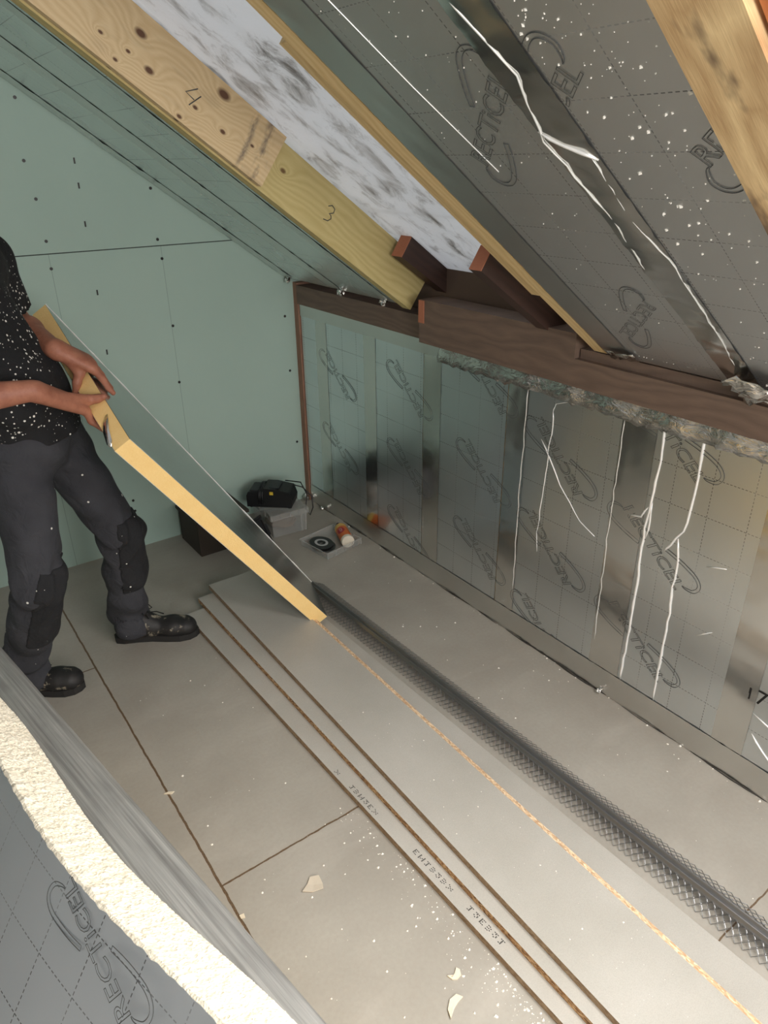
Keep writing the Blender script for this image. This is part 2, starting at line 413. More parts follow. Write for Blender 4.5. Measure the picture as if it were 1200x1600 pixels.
for (y0, y1), lb in zip(cols, labs):
    o = thing('insulation_board', (KX, (y0 + y1) / 2, 0), lb, 'insulation board', 'foil boards lining the knee wall')
    g = .004
    MB().box((KX + .002, y0 + g, .004), (KX + .078, y1 - g, 1.09)).build('foam_core', FOAM, o)
    MB().box((KX, y0 + g, .004), (KX + .002, y1 - g, 1.09)).build('foil_facing', FOIL, o, uv=((KX, 3.3, .03), (0, -1, 0), (0, 0, 1)))
    boards.append(o)
NW = (-1, 0, 0)
u6 = (0, -.76, -.65)
for z in (1.0, .64, .28): logo(boards[4], (KX, 1.115, z + .01), u6, NW, .30)
u5 = (0, -.68, .73)
u5 = (0, .68, .70)
for z in (.82, .46, .10): logo(boards[3], (KX, 1.515, z), u5, NW, .30)
for z in (.98, .62, .27): logo(boards[2], (KX, 2.30 - .27, z), (0, -.72, -.69), NW, .28) if False else logo(boards[2], (KX, 1.885, z + .02), u5, NW, .28)
for z in (.86, .50, .16): logo(boards[1], (KX, 2.36, z), u5, NW, .28)
for z in (.80, .42): logo(boards[0], (KX, 2.93, z), u5, NW, .28)
_sv, _sf = text_mesh('17 46', size=.07)
MB().add([V((KX - .001, .66 - a, .33 + b)) for a, b, d in _sv], [f[::-1] for f in _sf]).build('stamped_number', SCREW, boards[5])['label'] = 'black stamped number'
def ridge(parent, pts, r, name='foil_crease', lab='raised crease with painted glint', m=None):
    q = []
    for i in range(len(pts) - 1):
        a, b = V(pts[i]), V(pts[i + 1]); n = max(2, int((b - a).length / .03))
        for k in range(n): q.append(a.lerp(b, k / n) + V((0, random.gauss(0, .0018), 0)))
    q.append(V(pts[-1])); rr = [r * random.uniform(.75, 1.15) for _ in q]; rr[0] = rr[-1] = r * .3
    o = MB().tube(q, rr, 6).build(name, m or GLINT, parent, smooth=True); o['label'] = lab; return o
foot = COL.objects[-1] if 0 else None
kx = KX - .0005
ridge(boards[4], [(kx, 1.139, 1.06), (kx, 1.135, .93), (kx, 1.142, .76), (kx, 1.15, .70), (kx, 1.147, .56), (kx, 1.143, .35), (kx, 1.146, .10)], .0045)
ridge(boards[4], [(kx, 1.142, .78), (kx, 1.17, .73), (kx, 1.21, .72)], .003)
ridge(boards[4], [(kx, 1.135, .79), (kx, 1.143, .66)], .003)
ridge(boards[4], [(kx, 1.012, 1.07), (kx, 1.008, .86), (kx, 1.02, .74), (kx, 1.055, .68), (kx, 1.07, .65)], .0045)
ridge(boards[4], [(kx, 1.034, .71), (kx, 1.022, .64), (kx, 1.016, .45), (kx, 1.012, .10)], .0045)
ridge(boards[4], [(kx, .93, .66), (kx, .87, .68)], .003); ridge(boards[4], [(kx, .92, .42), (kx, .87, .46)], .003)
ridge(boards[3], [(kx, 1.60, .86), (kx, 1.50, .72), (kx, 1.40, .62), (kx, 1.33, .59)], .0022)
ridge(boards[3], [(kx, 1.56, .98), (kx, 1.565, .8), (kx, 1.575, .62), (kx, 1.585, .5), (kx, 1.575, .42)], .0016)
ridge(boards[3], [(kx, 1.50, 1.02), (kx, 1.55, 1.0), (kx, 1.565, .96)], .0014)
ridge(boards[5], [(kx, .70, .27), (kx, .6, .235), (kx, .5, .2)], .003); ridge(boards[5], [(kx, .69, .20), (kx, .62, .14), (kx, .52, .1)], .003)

def grid_sheet(o, u, v, nu, nv, disp):
    """a thin wrinkled strip: front sheet + rim, disp(i,j) gives the offset along the normal"""
    o, u, v = V(o), V(u), V(v); n = u.cross(v).normalized(); vs = []; fs = []
    for j in range(nv + 1):
        for i in range(nu + 1): vs.append(o + u * (i / nu) + v * (j / nv) + n * disp(i, j))
    for j in range(nv):
        for i in range(nu):
            a = j * (nu + 1) + i; fs.append((a, a + 1, a + nu + 2, a + nu + 1))
    return vs, fs
def tape(name, o, u, v, nrm, label, m=TAPE, amp=.001, parent=None, res=.02, group=None, cat='foil tape', buckle=0.0):
    o, u, v = V(o), V(u), V(v)
    if u.cross(v).dot(V(nrm)) < 0: o = o + u; u = -u
    nu = max(2, int(u.length / res)); nv = max(2, int(v.length / res)); nn = u.cross(v).normalized(); o = o + nn * .0006
    ph = [random.uniform(0, 6) for _ in range(4)]
    def d(i, j):
        a = i / nu; b = j / nv
        return abs(random.gauss(0, amp)) + buckle * max(0, math.sin(9 * a * (3 if nu > nv else 1) + ph[0] + 2 * b)) * math.sin(math.pi * (b if nu > nv else a)) ** 2
    vs, fs = grid_sheet(o, u, v, nu, nv, d)
    ob = MB().add(vs, fs).build(name, m, parent, uv=(o, u.normalized(), v.normalized()), smooth=True)
    if parent is None: tag(ob, label, cat, group)
    return ob
tl = ['vertical foil tape strip nearest the green gable', 'second vertical foil tape strip from the green gable, with a dark mirror patch',
      'third vertical foil tape strip from the green gable', 'vertical foil tape strip just left of the diagonally creased board',
      'vertical foil tape strip just left of the two creases with painted glints', 'wide vertical foil tape strip left of the stamped number',
      'vertical foil tape strip just past the right photo edge']
for (y0, y1), lb in zip([(3.02, 3.12), (2.605, 2.70), (2.15, 2.26), (1.675, 1.775), (1.16, 1.285), (.70, .80), (.26, .36)], tl):
    tape('foil_tape', (KX, y1, .09), (0, y0 - y1, 0), (0, 0, .97), NW, lb, TAPE, .0006, group='vertical tapes on the knee wall')
    sp = COL.objects[-1]
    for yy in ((y0 + .008,) if y0 == 1.675 else (y1 - .01,) if y0 == 1.16 else ()):
        ridge(sp, [(kx - .0015, yy, 1.02), (kx - .0015, yy + .004, .6), (kx - .0015, yy - .003, .2)], .0011, 'tape_wrinkle', 'thin wrinkle with painted glint', GLINT)
tape('foil_tape', (KX - .0014, 3.26, .002), (0, -4.0, 0), (0, 0, .10), NW, 'long foil tape along the foot of the knee wall', TAPE_SOFT, .0009, cat='foil tape')
tape('foil_tape', (KX - .0014, 3.26, 1.035), (0, -1.1, 0), (0, 0, .07), NW, 'flat foil tape along the knee wall top near the gable corner', TAPE_SOFT, .0009)
foot = COL.objects[-2]; GAPM = simple('painted_shadow_gap', (58, 56, 52), .6)  # dark tubes stand in for the shadow gap under the curled tape
for (ya, yb, rm) in ((3.2, 2.2, .0022), (2.15, 1.72, .003), (1.70, 1.15, .0075), (1.12, .45, .0028)):
    n_ = int((ya - yb) / .025); pts_ = [V((KX - .004 - .004 * math.sin(i * .5), ya + (yb - ya) * i / n_, .0025)) for i in range(n_ + 1)]
    MB().tube(pts_, [.0004 + rm * math.sin(math.pi * i / n_) * random.uniform(.25, 1) for i in range(n_ + 1)], 5).build('shadow_gap', GAPM, foot, smooth=True)
# crumpled tape along the near part of the wall top
def crumple(name, o, u, v, nrm, amp, res, label, cat='foil tape', bul=.02, m=CRINKLE, parent=None):
    o, u, v = V(o), V(u), V(v)
    if u.cross(v).dot(V(nrm)) < 0: o = o + u; u = -u
    nu = int(u.length / res); nv = max(3, int(v.length / res))
    def d(i, j): return .002 + bul * math.sin(math.pi * j / nv) * (.5 + .5 * math.sin(i * .7)) + random.uniform(0, amp)
    vs, fs = grid_sheet(o, u, v, nu, nv, d)
    up = v.normalized(); un = u.normalized()
    vs = [p + up * random.gauss(0, res * .14) + un * random.gauss(0, res * .3) for p in vs]
    ob = MB().add(vs, fs).build(name, m, parent, smooth=True)
    sm_ = ob.modifiers.new('thick', 'SOLIDIFY'); sm_.thickness = .0008; sm_.offset = -1
    if parent is None: tag(ob, label, cat)
    return ob
crumple('crumpled_foil_tape', (KX - .003, 2.16, 1.02), (0, -2.9, 0), (.012, 0, .10), NW, .005, .022, 'crumpled foil tape hanging loose along the top of the knee wall', bul=.010)
crumple('foil_flap', (KX - .016, 2.185, 1.09), (-.004, -.07, .01), (-.01, -.012, .085), NW, .003, .012, 'small torn foil flap standing up in front of the brown beam', 'foil scrap', .004, TAPE_SOFT)
# corner batten, wall plate, beam
struct('trim_1', MB().box((KX - .008, 3.268, .0), (KX + .07, GY - .001, 1.195)), REDPOST, uv=((0, 0, 0), (0, 0, 1), (0, 1, 0)))
WOODUV = ((0, 0, 0), (0, 1, 0), (0, 0, 1))
plate = MB().box((1.815, YB + .02, 1.094), (1.905, 3.266, 1.185)).build('wall_plate', PLATE, None, uv=WOODUV, bevel=.002)
tag(plate, 'long brown timber plate lying on top of the foil knee wall', 'timber plate')
bm_ = thing('timber_beam', (1.78, 1.8, 1.1), 'dark brown beam with a fresh orange sawn end below the open rafter bay', 'timber beam')
MB().box((1.765, -1.55, 1.098), (1.812, 2.215, 1.185)).box((1.765, 1.445, 1.185), (1.875, 2.215, 1.262)).box((1.786, -1.55, 1.185), (1.875, 1.44, 1.214)).build('beam', PLATE, bm_, uv=WOODUV)
MB().box((1.7618, 2.185, 1.175), (1.7648, 2.2175, 1.26)).build('sawn_end', ENDGRAIN, bm_)['label'] = 'orange sawn end grain'

# ------------------------------------------------------------------ rafters
def rafter(name, x0, x1, y0, y1, k0, k1, m, label, group=None, lift=0):
    mb = MB(); mb.prism([roof(x0, y0, k0), roof(x1, y0, k0), roof(x1, y0, k0) + V((0, 0, 1)) * 0 + EN * (k1 - k0), roof(x0, y0, k1)], (0, y1 - y0, 0))
    o = mb.build(name, m, None, uv=(roof(0, y0, 0), ES, EN + V((0, .8, 0))), bevel=.002)
    return tag(o, label, 'rafter', group)
r3 = rafter('rafter', -.5, 1.808, 2.327, 2.375, 0, .175, TREATED, 'greenish treated rafter marked 3 at the left of the open bay')
r4 = rafter('sister_rafter', -.5, 1.17, 2.296, 2.3255, .006, .182, PINE, 'knotty pale pine board marked 4 fixed to the face of the treated rafter')
rafter('rafter', -.5, 1.785, 1.342, 1.387, 0, .17, PINE2, 'pale rafter between the open bay and the large grey foil slope')
rafter('sister_rafter', .79, 1.54, 1.388, 1.436, .008, .165, PINE2, 'short pine length ending early beside the pale rafter, open bay side')
rafter('rafter', -.5, 1.785, .515, .622, -.012, .16, GRAIN, 'coarse grained timber at the top right corner beside the roof window')
# pen marks
def stroke(parent, pts, r=.0022):
    return MB().tube(pts, r, 5).build('pen_mark', PRINT, parent)
def on3(px, py): p = at(px, py, 2.327); p.y = 2.3262; return p
def on4(px, py): p = at(px, py, 2.296); p.y = 2.2952; return p
stroke(r3, [on3(a, b) for a, b in [(513, 322), (519, 321), (523, 327), (521, 333), (514, 334), (517, 337), (517, 342), (512, 345), (505, 342)]], .0018)
stroke(r4, [on4(a, b) for a, b in [(309, 139), (290, 143), (303, 156)]], .0018); stroke(r4, [on4(a, b) for a, b in [(314, 151), (295, 164)]], .0018)
# old rafter feet
def oldraf(y0, y1, px, py, L, dep, label):
    p = at(px, py, y0); d = V((math.cos(.60), 0, -math.sin(.60))); n = V((math.sin(.60), 0, math.cos(.60)))
    o = thing('old_rafter', p, label, 'rafter', 'dark cut rafter feet in the open bay')
    MB().prism([p, p + d * L, p + d * L + n * dep, p + n * dep], (0, y1 - y0, 0)).build('timber', DARKWOOD, o, uv=(p, d, n))
    MB().prism([p, p + n * dep, p + n * dep + V((0, y1 - y0, 0)), p + V((0, y1 - y0, 0))], d * -.003).build('sawn_end', ENDGRAIN, o)['label'] = 'pinkish sawn end grain'
oldraf(2.23, 2.293, 628, 402, .42, .095, 'dark cut rafter foot nearest the rafter marked 3')
oldraf(1.56, 1.61, 752, 424, .5, .075, 'dark cut rafter foot partly hidden behind the pale rafter')

# ------------------------------------------------------------------ roof slope boards and tapes
def rboard(x0, x1, y0, y1, m, label, k=0, grp='foil boards on the roof slope', t=.10):
    o = thing('insulation_board', roof((x0 + x1) / 2, (y0 + y1) / 2, k), label, 'insulation board', grp)
    q = [roof(x0, y0, k), roof(x1, y0, k), roof(x1, y1, k), roof(x0, y1, k)]
    MB().prism([p + EN * .002 for p in q], EN * t).build('foam_core', FOAM, o)
    MB().prism(q, EN * .002).build('foil_facing', m, o, uv=(roof(1, .07, 0), ES, (0, 1, 0)))
    return o
RA = rboard(-.5, 1.782, .905, 1.338, FOIL_ROOF, 'grey foil roof board between the pale rafter and the wrinkled tape')
RB = rboard(-.5, 1.782, .628, .900, FOIL_ROOF, 'grey foil roof board speckled with white foam dust beside the corner timber')
RC = rboard(-.5, 1.775, 2.378, 2.82, FOIL_TEAL, 'foil roof board beyond the rafter marked 3, reflecting the green gable')
RD = rboard(-.5, 1.775, 2.824, 3.305, FOIL_TEAL, 'foil roof board meeting the top of the green gable wall')
RE = rboard(1.51, 1.782, -1.55, .51, FOIL_ROOF, 'foil roof board below the roof window')
RF = rboard(-.5, .53, -1.55, .51, FOIL_ROOF, 'foil roof board above the roof window')
ND = -EN
def rl(par, x, y, ang, ln, yl=None):
    a = math.radians(ang); logo(par, roof(x, y), ES * math.cos(a) + V((0, 1, 0)) * math.sin(a), ND, ln, .0012, yl)
rl(RA, .985, 1.045, 180 + 47, .30); rl(RA, 1.555, 1.095, 40, .28)
rl(RB, .985, .572, 227, .30, (.632, .898)); rl(RB, .985, .905, 227, .30, (.632, .856))
rl(RA, .43, 1.1, 227, .3)
def rtape(x0, x1, y0, y1, label, m=TAPE_SOFT, amp=.001, buckle=0., grp=None):
    return tape('foil_tape', roof(x0, y0, -.0005), ES * (x1 - x0) / ES.x, (0, y1 - y0, 0), ND, label, m, amp, group=grp, buckle=buckle)
rtape(-.5, 1.77, .855, .945, 'long wrinkled foil tape running down the middle of the grey roof slope', TAPE, .0015, .005)
rtape(-.5, 1.77, 1.235, 1.335, 'flat foil tape along the edge of the pale rafter', TAPE_SOFT, .0006)
rtape(-.5, 1.76, 2.775, 2.875, 'foil tape along the middle of the roof strip beside the gable', TAPE_SOFT, .0008)
rtape(-.5, 1.76, 2.40, 2.46, 'narrow foil tape on the roof strip beside the rafter marked 3', TAPE_SOFT, .0008)
rtape(-.5, 1.76, 3.20, 3.30, 'foil tape along the joint of roof and green gable', TAPE_SOFT, .0012)
tw = COL.objects[-5]
def rr(x, y): return roof(x, y, -.003)
ridge(tw, [rr(.74, .93), rr(.9, .90), rr(1.02, .945), rr(1.2, .925), rr(1.35, .94)], .0019, 'tape_wrinkle', 'wrinkle with painted glint')
ridge(tw, [rr(1.0, .945), rr(1.03, .91), rr(1.06, .86)], .0034, 'tape_wrinkle', 'wrinkle with painted glint')
ridge(tw, [rr(1.05, .87), rr(1.2, .88), rr(1.3, .86), rr(1.5, .87), rr(1.72, .89)], .0014, 'tape_wrinkle', 'wrinkle with painted glint')
crumple('foil_scrap', roof(1.70, .80, -.01), ES * .10, (0, .12, 0), ND, .03, .016, 'crumpled bright foil bundle where the slope tape meets the knee wall', 'foil scrap', .012)
crumple('foil_scrap', roof(1.735, 1.215, -.002), ES * .05, (0, .10, 0), ND, .008, .014, 'small bright crumple of foil at the foot of the pale rafter', 'foil scrap', .006)
MB().tube([roof(.62, 1.185), roof(.9, 1.155), roof(1.09, 1.125)], .0011, 6).build('foil_crease', GLINT, RA)['label'] = 'thin straight crease'
for (x, y, l) in [(1.78, 3.27, 'little foil lump in the corner under the gable roof joint'), (1.775, 2.78, 'little foil lump hanging at the foot of the middle roof tape'), (1.775, 2.46, 'little foil lump by the foot of the rafter marked 3')]:
    bmx = bmesh.new(); bmesh.ops.create_icosphere(bmx, subdivisions=2, radius=.017)
    for v in bmx.verts: v.co *= random.uniform(.6, 1.25)
    me = bpy.data.meshes.new('foil_lump'); bmx.to_mesh(me); bmx.free(); o = link('foil_lump', me, CRINKLE); o.location = roof(x, y, -.010); tag(o, l, 'foil scrap')
# white foam dust stuck on the foil
WHITE = simple('white_foam_dust', (238, 234, 224), .9)
def specks(n, fn, rmin, rmax):
    vs = []; fs = []
    for _ in range(n):
        p, nn = fn(); r = rmin + (rmax - rmin) * random.random() ** 3; a = nn.orthogonal().normalized(); b = nn.cross(a); o = len(vs)
        k = random.randint(4, 6); ph = random.random() * 6
        for i in range(k):
            t = ph + 6.283 * i / k; q = r * random.uniform(.6, 1.2); vs.append(p + a * math.cos(t) * q + b * math.sin(t) * q)
        vs.append(p + nn * r * .9)
        fs += [(o + i, o + (i + 1) % k, o + k) for i in range(k)]
    return MB().add(vs, fs)
def frb(): return roof(random.uniform(.45, 1.75) ** 1, random.uniform(.63, .845), 0), ND.copy()
o = specks(400, lambda: (roof(min(1.75, .5 + random.expovariate(2.2)), random.uniform(.63, .845)), ND.copy()), .0010, .0042).build('foam_specks', WHITE, RB); o['kind'] = 'stuff'
o = specks(110, lambda: (roof(min(1.75, .6 + random.expovariate(1.8)), random.uniform(.96, 1.22)), ND.copy()), .0008, .0022).build('foam_specks', WHITE, RA); o['kind'] = 'stuff'
# white sealant seam beside the corner timber
vs = MB().tube([roof(.5 + i * .03, .6225 + random.uniform(-.002, .003), .0) for i in range(22)], [random.uniform(.003, .0065) for _ in range(22)], 6)
tag(vs.build('sealant_seam', WHITE, None), 'white foam seam between grey foil slope and corner timber', 'sealant')

def fl(px, py, z=0.):
    r = R @ np.array([px - 600, py - 800, F]); t = (z - EYE[2]) / r[2]; return V(EYE + t * r)

# ------------------------------------------------------------------ chipboard stack
def plank(far, near, w, z, label, tongue=0, left_m=1, bh=.022, endx=None):
    """far / near = left edge points (top), board of width w to the right"""
    f, n = V(far), V(near); d = (f - n).normalized(); rt = V((d.y, -d.x, 0)); o = thing('flooring_board', (f + n) / 2 * 1.0, label, 'chipboard', 'chipboard strips stacked on the floor')
    f.z = n.z = z - bh
    q = [n, n + rt * w, f + rt * w, f]
    mb = MB(); mb.prism(q, (0, 0, bh), 0, left_m); mb.build('board', [CHIPFACE, CHIP, CHIP_DULL], o)
    if tongue:
        a = [n + rt * (w + .0005), n + rt * (w + tongue), f + rt * (w + tongue), f + rt * (w + .0005)]
        MB().prism([p + V((0, 0, .006)) for p in a], (0, 0, .010)).build('tongue', CHIP_PALE, o)
    return o
S1 = plank((.797, 2.56, 0), (.862, .16, 0), .447, .022, 'lowest chipboard strip, with dotted print along its left edge', 0, 2)
S2 = plank((.876, 2.615, 0), (.897, .10, 0), .20, .044, 'middle chipboard strip with a raw flaky left edge')
S3 = plank((.945, 2.655, 0), (.926, .06, 0), .236, .066, 'wide top chipboard strip with a pale raw tongue along its right side', .017, 2)
# dot matrix print on the lowest strip
dm = MB()
def dots(y0, groups, xo=.030):
    y = y0
    for gcols in groups:
        for colm in gcols:
            for b in range(5):
                if colm >> b & 1:
                    x = .797 + (2.56 - y) * (.065 / 2.4) + xo + b * .0030
                    dm.box((x - .0010, y - .0016, .0219), (x + .0010, y + .0016, .0225))
            y -= .0050
        y -= .007
pat = [[31, 21, 17], [31, 2, 4, 31], [17, 31, 16], [21, 21, 10], [18, 25, 22], [17, 10, 4, 10]]
dots(1.45, [pat[5]], .008); dots(1.37, [pat[2], pat[3], pat[1], pat[4], pat[0], pat[5]], .010); dots(1.075, [pat[0], pat[1], pat[2], pat[3], pat[4], pat[3], pat[5]], .018); dots(.86, [pat[2], pat[4], pat[0], pat[3], pat[4], pat[2]], .02)
dm.build('dotted_print', SCREW, S1)['label'] = 'black dot matrix print'

# ------------------------------------------------------------------ mesh corner beads
STEEL = simple('galvanised_steel', (140, 140, 140), .38, .9)
def bead(label, f, n, zz, tilt=0.):
    f, n = V(f), V(n); d = (n - f); L = d.length; d.normalize(); rt = V((-d.y, d.x, 0))
    if rt.x < 0: rt = -rt
    o = thing('corner_bead', f, label, 'corner bead', 'galvanised corner beads on the floor')
    top = f + V((0, 0, zz)); up = V((0, 0, 1))
    prof = [(-.009, -.008), (-.004, -.003), (-.0022, .0016), (0, .003), (.0022, .0016), (.004, -.003), (.007, -.006)]
    mb = MB(); vs = []; N = 2
    for s in (0, L):
        vs += [top + d * s + rt * a + up * b for a, b in prof]
    vs += [v - up * .0012 for v in vs]
    m = len(prof); fs = []
    for i in range(m - 1): fs += [(i, i + 1, m + i + 1, m + i), (2 * m + i, 3 * m + i, 3 * m + i + 1, 2 * m + i + 1)]
    mb.add(vs, fs).build('nose', STEEL, o, smooth=True)
    for sg in (-1, 1):
        a = math.radians(34 + tilt * sg if sg < 0 else 26); dirw = rt * (sg * math.cos(a)) - up * math.sin(a); st = top + rt * (sg * .0085) - up * .0075
        mb = MB(); P = .021; W = .0118; rows = 4
        for k in range(rows):
            pts = []
            for i in range(int(L / (P / 2))):
                z = (i % 2) ^ (k % 2)
                pts.append(st + d * (i * P / 2) + dirw * (W * (k + .06 + z * .97)))
            if k == rows - 1:
                pass
            mb.tube(pts, .00105, 4, caps=False)
        mb.build('mesh_wing', STEEL, o)
    return o
bead('long mesh corner bead lying ridge up on the floor, nearest the chipboard stack', (1.332, 2.47, 0), (1.402, -.02, 0), .037)
bead('second mesh corner bead nested against the far side of the first', (1.347, 2.44, 0), (1.420, -.05, 0), .040, 5)

# ------------------------------------------------------------------ board in the man's hands
PA, PB, PC, PD = V((1.242, 2.142, .060)), V((1.34, 2.437, .043)), V((.569, 2.10, 1.0)), V((.528, 2.752, 1.299))
PN = (PB - PA).cross(PC - PA).normalized()
if PN.x < 0: PN = -PN
PD = PD - PN * (PD - PA).dot(PN)
held = thing('insulation_board', PA, 'tapered yellow edged foam board held up by the man, its tip on the floor', 'insulation board')
q = [PA, PC, PD, PB]; TH = .06
fc = MB(); fc.prism([p - PN * .0015 for p in q], -PN * (TH - .003)); fc.build('foam_core', FOAM, held, bevel=.0015)
hu = (PC - PA).normalized(); hv = PN.cross(hu)
MB().prism(q, -PN * .0015).build('foil_facing', foil_mat('foil_facing_plain', (.60, .61, .60), .20, .05, False), held, uv=(PA, hu, hv))
MB().prism([p - PN * (TH - .0015) for p in q], -PN * .0015).build('foil_facing', FOIL, held, uv=(PA, hu, hv))
cc = (PD - PC).normalized(); mm = (PA - PC); mm = (mm - cc * mm.dot(cc)).normalized()
# ragged foil rim along the far edge, its sparkle put into the colour
e0, e1 = PB, PD; rim = []
for i in range(70): rim.append(e0.lerp(e1, i / 69) + PN * random.uniform(-.0005, .0015))
MB().tube(rim, [random.uniform(.0008, .0026) for _ in rim], 5).build('foil_rim', GLINT, held)['label'] = 'ragged foil rim with painted sparkle'
# torn foil flap and split in the cut edge
fp = PC + cc * .05 - PN * TH
pts = [PC + cc * s - PN * d_ - mm * o_ for s, d_, o_ in [(.135, .022, .002), (.11, .034, .006), (.08, .047, .008), (.035, .058, .006), (.02, .062, .004)]]
w = [.004, .010, .011, .010, .003]; vs = []
for p, a in zip(pts, w): vs += [p + PN * a, p - PN * a]
ob = MB().add(vs, [(2 * i, 2 * i + 1, 2 * i + 3, 2 * i + 2) for i in range(4)]).build('torn_foil', TAPE, held, smooth=True); ob.modifiers.new('t', 'SOLIDIFY').thickness = .001; ob['label'] = 'dark torn foil flap'

# ------------------------------------------------------------------ foreground: rough cut foam board and taped board behind it
Lf, Ln = fl(0, 1173, .66), fl(355, 1600, .66)
d = (Ln - Lf).normalized(); pr = V((-d.y, d.x, 0)); pr = pr if pr.x > 0 else -pr
tv = (pr * .087 + V((0, 0, -.06))); tn = tv.length; tvn = tv.normalized(); wv = d.cross(tvn); wv = wv if wv.z < 0 else -wv
LL = (Ln - Lf).length; fore = thing('insulation_board', Lf, 'large foil board in the near left corner with a rough cream cut edge', 'insulation board')
S0, S1_ = -.75, 1.35; NS = 620; NTt = 30; H = .66 / -wv.z - .02
def bowv(s): return -pr * (.034 * math.sin(math.pi * min(max((s + .25) / 1.4, 0), 1)) ** 2)
vs = []; fs = []; un = -wv
from mathutils import noise as mnoise
for i in range(NS + 1):
    s = S0 + (S1_ - S0) * i / NS; base = Lf + d * (s * LL) + bowv(s)
    rag = mnoise.noise(V((s * 22, 3, 0))) * .006 + mnoise.noise(V((s * 70, 9, 0))) * .003
    for j in range(NTt + 1):
        t = j / NTt; e = math.sin(math.pi * min(max(t, 0), 1)) ** .4
        hgt = (mnoise.noise(V((s * 60, t * 7, 1))) * .003 + mnoise.noise(V((s * 260, t * 26, 5))) * .0028 + random.gauss(0, .0008)) * (.35 + .65 * e)
        vs.append(base + tv * t + un * (hgt - (.008 if j in (0,) else 0)) - wv * rag * (1 - t) - tvn * (0 if j else .0))
    vs.append(base + tv + wv * H); vs.append(base + wv * H)
m = NTt + 3
for i in range(NS):
    for j in range(m):
        a = i * m + j; b = i * m + (j + 1) % m; fs.append((a, b, b + m, a + m))
fs += [tuple(range(m - 1, -1, -1)), tuple(NS * m + k for k in range(m))]
MB().add(vs, fs).build('foam_core', FOAM_WHITE, fore)
vs = []; fs = []
for i in range(NS + 1):
    s = S0 + (S1_ - S0) * i / NS; base = Lf + d * (s * LL) + bowv(s) - tvn * .0012
    rag = mnoise.noise(V((s * 40, 13, 0))) * .004
    vs += [base + wv * (.004 + rag), base + wv * H]
for i in range(NS): fs.append((2 * i, 2 * i + 2, 2 * i + 3, 2 * i + 1))
ob = MB().add(vs, fs).build('foil_facing', FOIL_SOFT, fore, uv=(Lf, d, wv)); ob.modifiers.new('t', 'SOLIDIFY').thickness = .0006
nf = -tvn
def foreplane(px, py):
    r = V(R @ np.array([px - 600, py - 800, F])); e = V(EYE); o = Lf - tvn * .002 - pr * .03
    return e + r * ((o - e).dot(nf) / r.dot(nf))
a, b = foreplane(198, 1590), foreplane(112, 1385)
uu = (b - a).normalized(); lc = (a + b) / 2
logo(fore, lc, uu, nf, (b - a).length * 1.06, .003)
logo(fore, lc - uu * .0 + d * .45, uu, nf, (b - a).length * 1.06, .003)

def grey_tape():
    t = NT('grey_foil_tape'); uv = t.uv(); n = t.noise(t.mapping(uv, (.7, 42, 1)), 3, 5, .6); m_ = t.noise(t.mapping(uv, (2, 9, 1)), 3, 3)
    c = t.mix(t.rampf(n, .3, .7), lin((138, 137, 133)), lin((196, 195, 190))); c = t.mix(t.rampf(m_, .5, .7, 0, .4), c, lin((120, 119, 116)))
    t.bump(n, .12, .004)
    return t.set(c, .45, .55)
g0, g1 = fl(0, 1009, .575), fl(511, 1600, .575); gd = (g1 - g0).normalized(); gp = V((-gd.y, gd.x, 0)); gp = gp if gp.x < 0 else -gp
a = g0 - gd * .20; b = g1 + gd * .42; a.z = b.z = 0; Wg = .105
back = thing('insulation_board', (a + b) / 2, 'standing board with a grey foil taped top edge behind the rough cut foam', 'insulation board')
MB().prism([a + gp * .006, b + gp * .006, b + gp * (Wg - .006), a + gp * (Wg - .006)], (0, 0, .573)).build('foam_core', FOAM, back)
tp = MB(); top = []; N = 90
prof = [(-.0015, -.12), (-.0015, -.004), (.0015, .0005), (.012, .002), (.022, .0012), (.034, .0024), (.045, .0012), (.058, .0022), (.08, .001), (Wg - .002, .001), (Wg + .0012, -.003), (Wg + .0012, -.12)]
vs = []
for i in range(N + 1):
    p = a.lerp(b, i / N); wob = [mnoise.noise(V((i * .13, k * 1.3, 0))) * .0022 for k in range(len(prof))]
    vs += [p + gp * u_ + V((0, 0, .574 + z_ + wob[k])) for k, (u_, z_) in enumerate(prof)]
k = len(prof)
MB().add(vs, [(i * k + j, i * k + j + 1, (i + 1) * k + j + 1, (i + 1) * k + j) for i in range(N) for j in range(k - 1)]).build('foil_tape_edge', grey_tape(), back, uv=(a, gd, gp), smooth=True)

# ------------------------------------------------------------------ things in the corner
def rect_frame(o, ax, ay): return V(o), V(ax).normalized(), V(ay).normalized()
F0, F1 = fl(427, 843), fl(478, 829); bx = (F1 - F0); BW = bx.length; bx.normalize(); by = V((-bx.y, bx.x, 0)); BD = .27; BH = .135
BW = .20
sb = thing('storage_box', F0, 'clear plastic storage box with lid carrying the black charger', 'storage box')
def taperbox(mb, o, w, dd, z0, z1, t, inset, open_top=True):
    """open thin walled box"""
    def ring(z, off): return [o + bx * off + by * off + V((0, 0, z)), o + bx * (w - off) + by * off + V((0, 0, z)), o + bx * (w - off) + by * (dd - off) + V((0, 0, z)), o + bx * off + by * (dd - off) + V((0, 0, z))]
    vs = ring(z0, inset) + ring(z1, 0) + ring(z1, t) + ring(z0 + t, inset + t)
    fs = [(3, 2, 1, 0)] + [(i, (i + 1) % 4, 4 + (i + 1) % 4, 4 + i) for i in range(4)] + [(4 + i, 4 + (i + 1) % 4, 8 + (i + 1) % 4, 8 + i) for i in range(4)] + [(8 + i, 8 + (i + 1) % 4, 12 + (i + 1) % 4, 12 + i) for i in range(4)] + [(12, 13, 14, 15)]
    return mb.add(vs, fs)
taperbox(MB(), F0, BW, BD, .001, BH - .03, .002, .008).build('box_body', CLEARP, sb)
